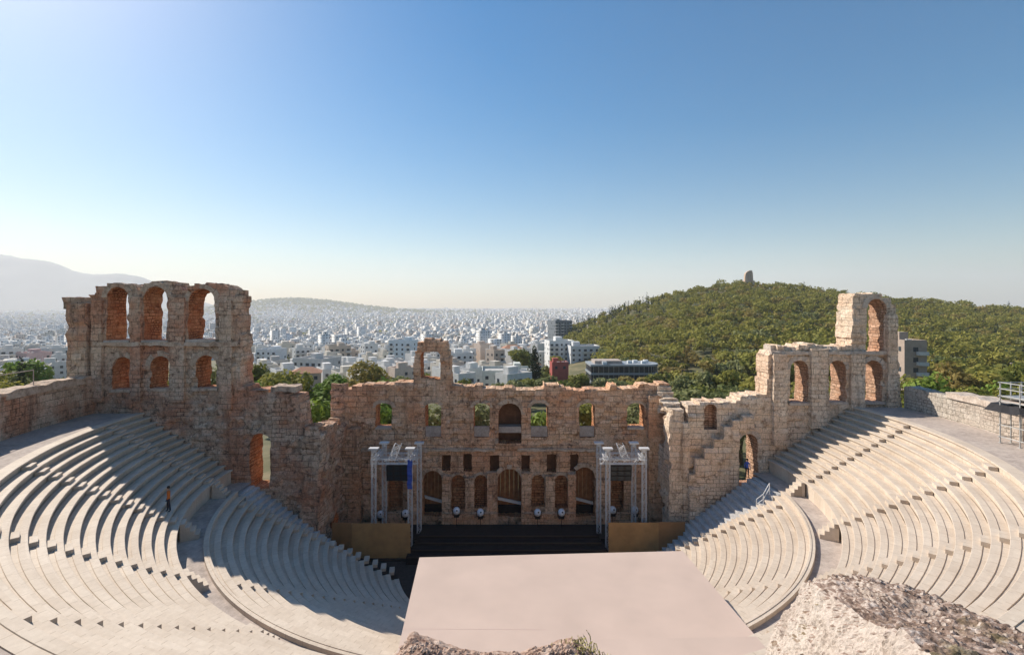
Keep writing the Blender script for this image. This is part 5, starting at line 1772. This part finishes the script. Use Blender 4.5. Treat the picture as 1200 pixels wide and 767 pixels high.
def boxes(cx, cy, cz, w, d, h, rz):
    n = len(cx); c, s = np.cos(rz), np.sin(rz)
    q = np.array([(-.5, -.5), (.5, -.5), (.5, .5), (-.5, .5)])
    X = q[None, :, 0] * w[:, None]; Y = q[None, :, 1] * d[:, None]
    PX_ = cx[:, None] + X * c[:, None] - Y * s[:, None]; PY_ = cy[:, None] + X * s[:, None] + Y * c[:, None]
    lo = np.stack([PX_, PY_, np.repeat(cz[:, None], 4, 1)], -1); hi = np.stack([PX_, PY_, np.repeat((cz + h)[:, None], 4, 1)], -1)
    V = np.concatenate([lo, hi], 1).reshape(-1, 3)
    o = (np.arange(n) * 8)[:, None, None]
    f = np.array([(0, 1, 5, 4), (1, 2, 6, 5), (2, 3, 7, 6), (3, 0, 4, 7), (4, 5, 6, 7)])[None] + o
    L = np.stack([w, d, w, d], 1)
    uv = np.zeros((n, 5, 4, 2))
    for k in range(4):
        uv[:, k, 1, 0] = uv[:, k, 2, 0] = L[:, k]
        uv[:, k, 2, 1] = uv[:, k, 3, 1] = h
        uv[:, k, :, 0] += (np.arange(n) * 3.4 * 7)[:, None]
    mi = np.tile([0, 0, 0, 0, 1], n)
    return V, f.reshape(-1, 4), uv.reshape(-1, 2), mi
V1, F1, U1, M1 = boxes(cx_, cy_, cz_ - 8, cw, cd, ch + 8, crz)
hk = rg.random(len(cx_)) < .7
V2, F2, U2, M2 = boxes(cx_[hk] + rg.uniform(-2, 2, hk.sum()), cy_[hk] + rg.uniform(-2, 2, hk.sum()), (cz_ + ch)[hk] + .01, cw[hk] * rg.uniform(.25, .6, hk.sum()), cd[hk] * rg.uniform(.3, .6, hk.sum()), rg.uniform(2.3, 3.4, hk.sum()), crz[hk])
tt = np.concatenate([np.repeat(cc, 8, 0), np.repeat(cc[hk] * .95, 8, 0)]); tt = np.hstack([tt, np.ones((len(tt), 1))])
far = fast_mesh('distant_city', np.vstack([V1, V2]), np.vstack([F1, F2 + len(V1)]), [M['citywall'], M['cityroof']], attr=tt, mat_idx=np.concatenate([M1, M2]), uv=np.vstack([U1, U2]))
tag(far, 'pale blocks of the distant city spreading to the horizon', kind='stuff')
# scattered greenery in the far city
n = 2600
yy3 = 650 * np.exp(rg.uniform(0, 2.3, n)); uu3 = rg.uniform(-1.2, .15, n); xx3 = uu3 * yy3
big = rg.uniform(3, 6, n) * (1 + yy3 / 2500)
# wooded ridge far off
n2 = 1500
yy4 = rg.normal(5500, 420, n2); uu4 = rg.normal(-.44, .14, n2)
xx3 = np.concatenate([xx3, uu4 * yy4]); yy3 = np.concatenate([yy3, yy4]); big = np.concatenate([big, rg.uniform(12, 22, n2)])
z3 = ground(xx3, yy3)
VV, FF, off = [], [], 0
for x, y, z, b in zip(xx3, yy3, z3, big):
    v, f = leaves([((0, 0, b * .9), b, b, b * .8)], 14, b * .55, rg)
    VV.append(v + np.array([x, y, z])); FF.append(f + off); off += len(v)
tag(fast_mesh('distant_greenery', np.vstack(VV), np.vstack(FF), M['pine']), 'scattered green trees in the far city and on its low ridge', kind='stuff')

# ---- haze --------------------------------------------------------------------------------------------------
hb = MB(); hb.box(-13500, 13500, -12600, 12700, -80, 900)
hm = bpy.data.materials.new('haze_air'); hm.use_nodes = True
ht = hm.node_tree
ht.nodes.remove(ht.nodes['Principled BSDF'])
pv = ht.nodes.new('ShaderNodeVolumePrincipled'); pv.inputs['Color'].default_value = (.97, .975, 1.0, 1); pv.inputs['Density'].default_value = HAZE
pv.inputs['Anisotropy'].default_value = .15
ht.links.new(pv.outputs[0], ht.nodes['Material Output'].inputs['Volume'])
tag(hb.build('haze', hm), kind='stuff')

# ------------------------------------------------------------------ light, sky, camera
SUN = Vector((-1.0, 0.77, 1.0)).normalized()
sd = bpy.data.lights.new('sun', 'SUN')
sd.energy = 5.0; sd.angle = D2R(0.5); sd.color = (1.0, 0.925, 0.81)
so = link(bpy.data.objects.new('sun', sd)); so.rotation_euler = SUN.to_track_quat('Z', 'Y').to_euler(); so.location = (-60, 60, 90)
w = bpy.data.worlds.new('World'); S.world = w; w.use_nodes = True
nt = w.node_tree
sky = nt.nodes.new('ShaderNodeTexSky'); sky.sky_type = 'NISHITA'; sky.sun_disc = False
sky.sun_elevation = math.asin(SUN.z); sky.sun_rotation = math.atan2(SUN.x, SUN.y)
sky.altitude = 100; sky.air_density = 1.25; sky.dust_density = 0.75; sky.ozone_density = 3.0
bg = nt.nodes['Background']; bg.inputs[1].default_value = 0.08
hs = nt.nodes.new('ShaderNodeHueSaturation'); hs.inputs['Saturation'].default_value = 1.65; hs.inputs['Hue'].default_value = 0.496
nt.links.new(sky.outputs[0], hs.inputs['Color']); nt.links.new(hs.outputs[0], bg.inputs[0])
cam = bpy.data.cameras.new('camera'); co = link(bpy.data.objects.new('camera', cam))
co.location = (0, 0, CZ); co.rotation_euler = (PI / 2, 0, 0)
cam.sensor_width = 36.0; cam.lens = F / 1200 * 36.0
cam.shift_x = (600 - CX) / 1200.0
cam.shift_y = -(383.5 - HZ) / 1200.0
cam.clip_start = 0.1; cam.clip_end = 60000
S.camera = co
S.view_settings.view_transform = 'Standard'; S.view_settings.look = 'None'; S.view_settings.exposure = 0.43; S.view_settings.gamma = 1.0
S.render.engine = 'CYCLES'
cy = S.cycles
cy.max_bounces = 6; cy.diffuse_bounces = 3; cy.glossy_bounces = 2; cy.transmission_bounces = 2; cy.volume_bounces = 1; cy.transparent_max_bounces = 8
cy.use_denoising = True
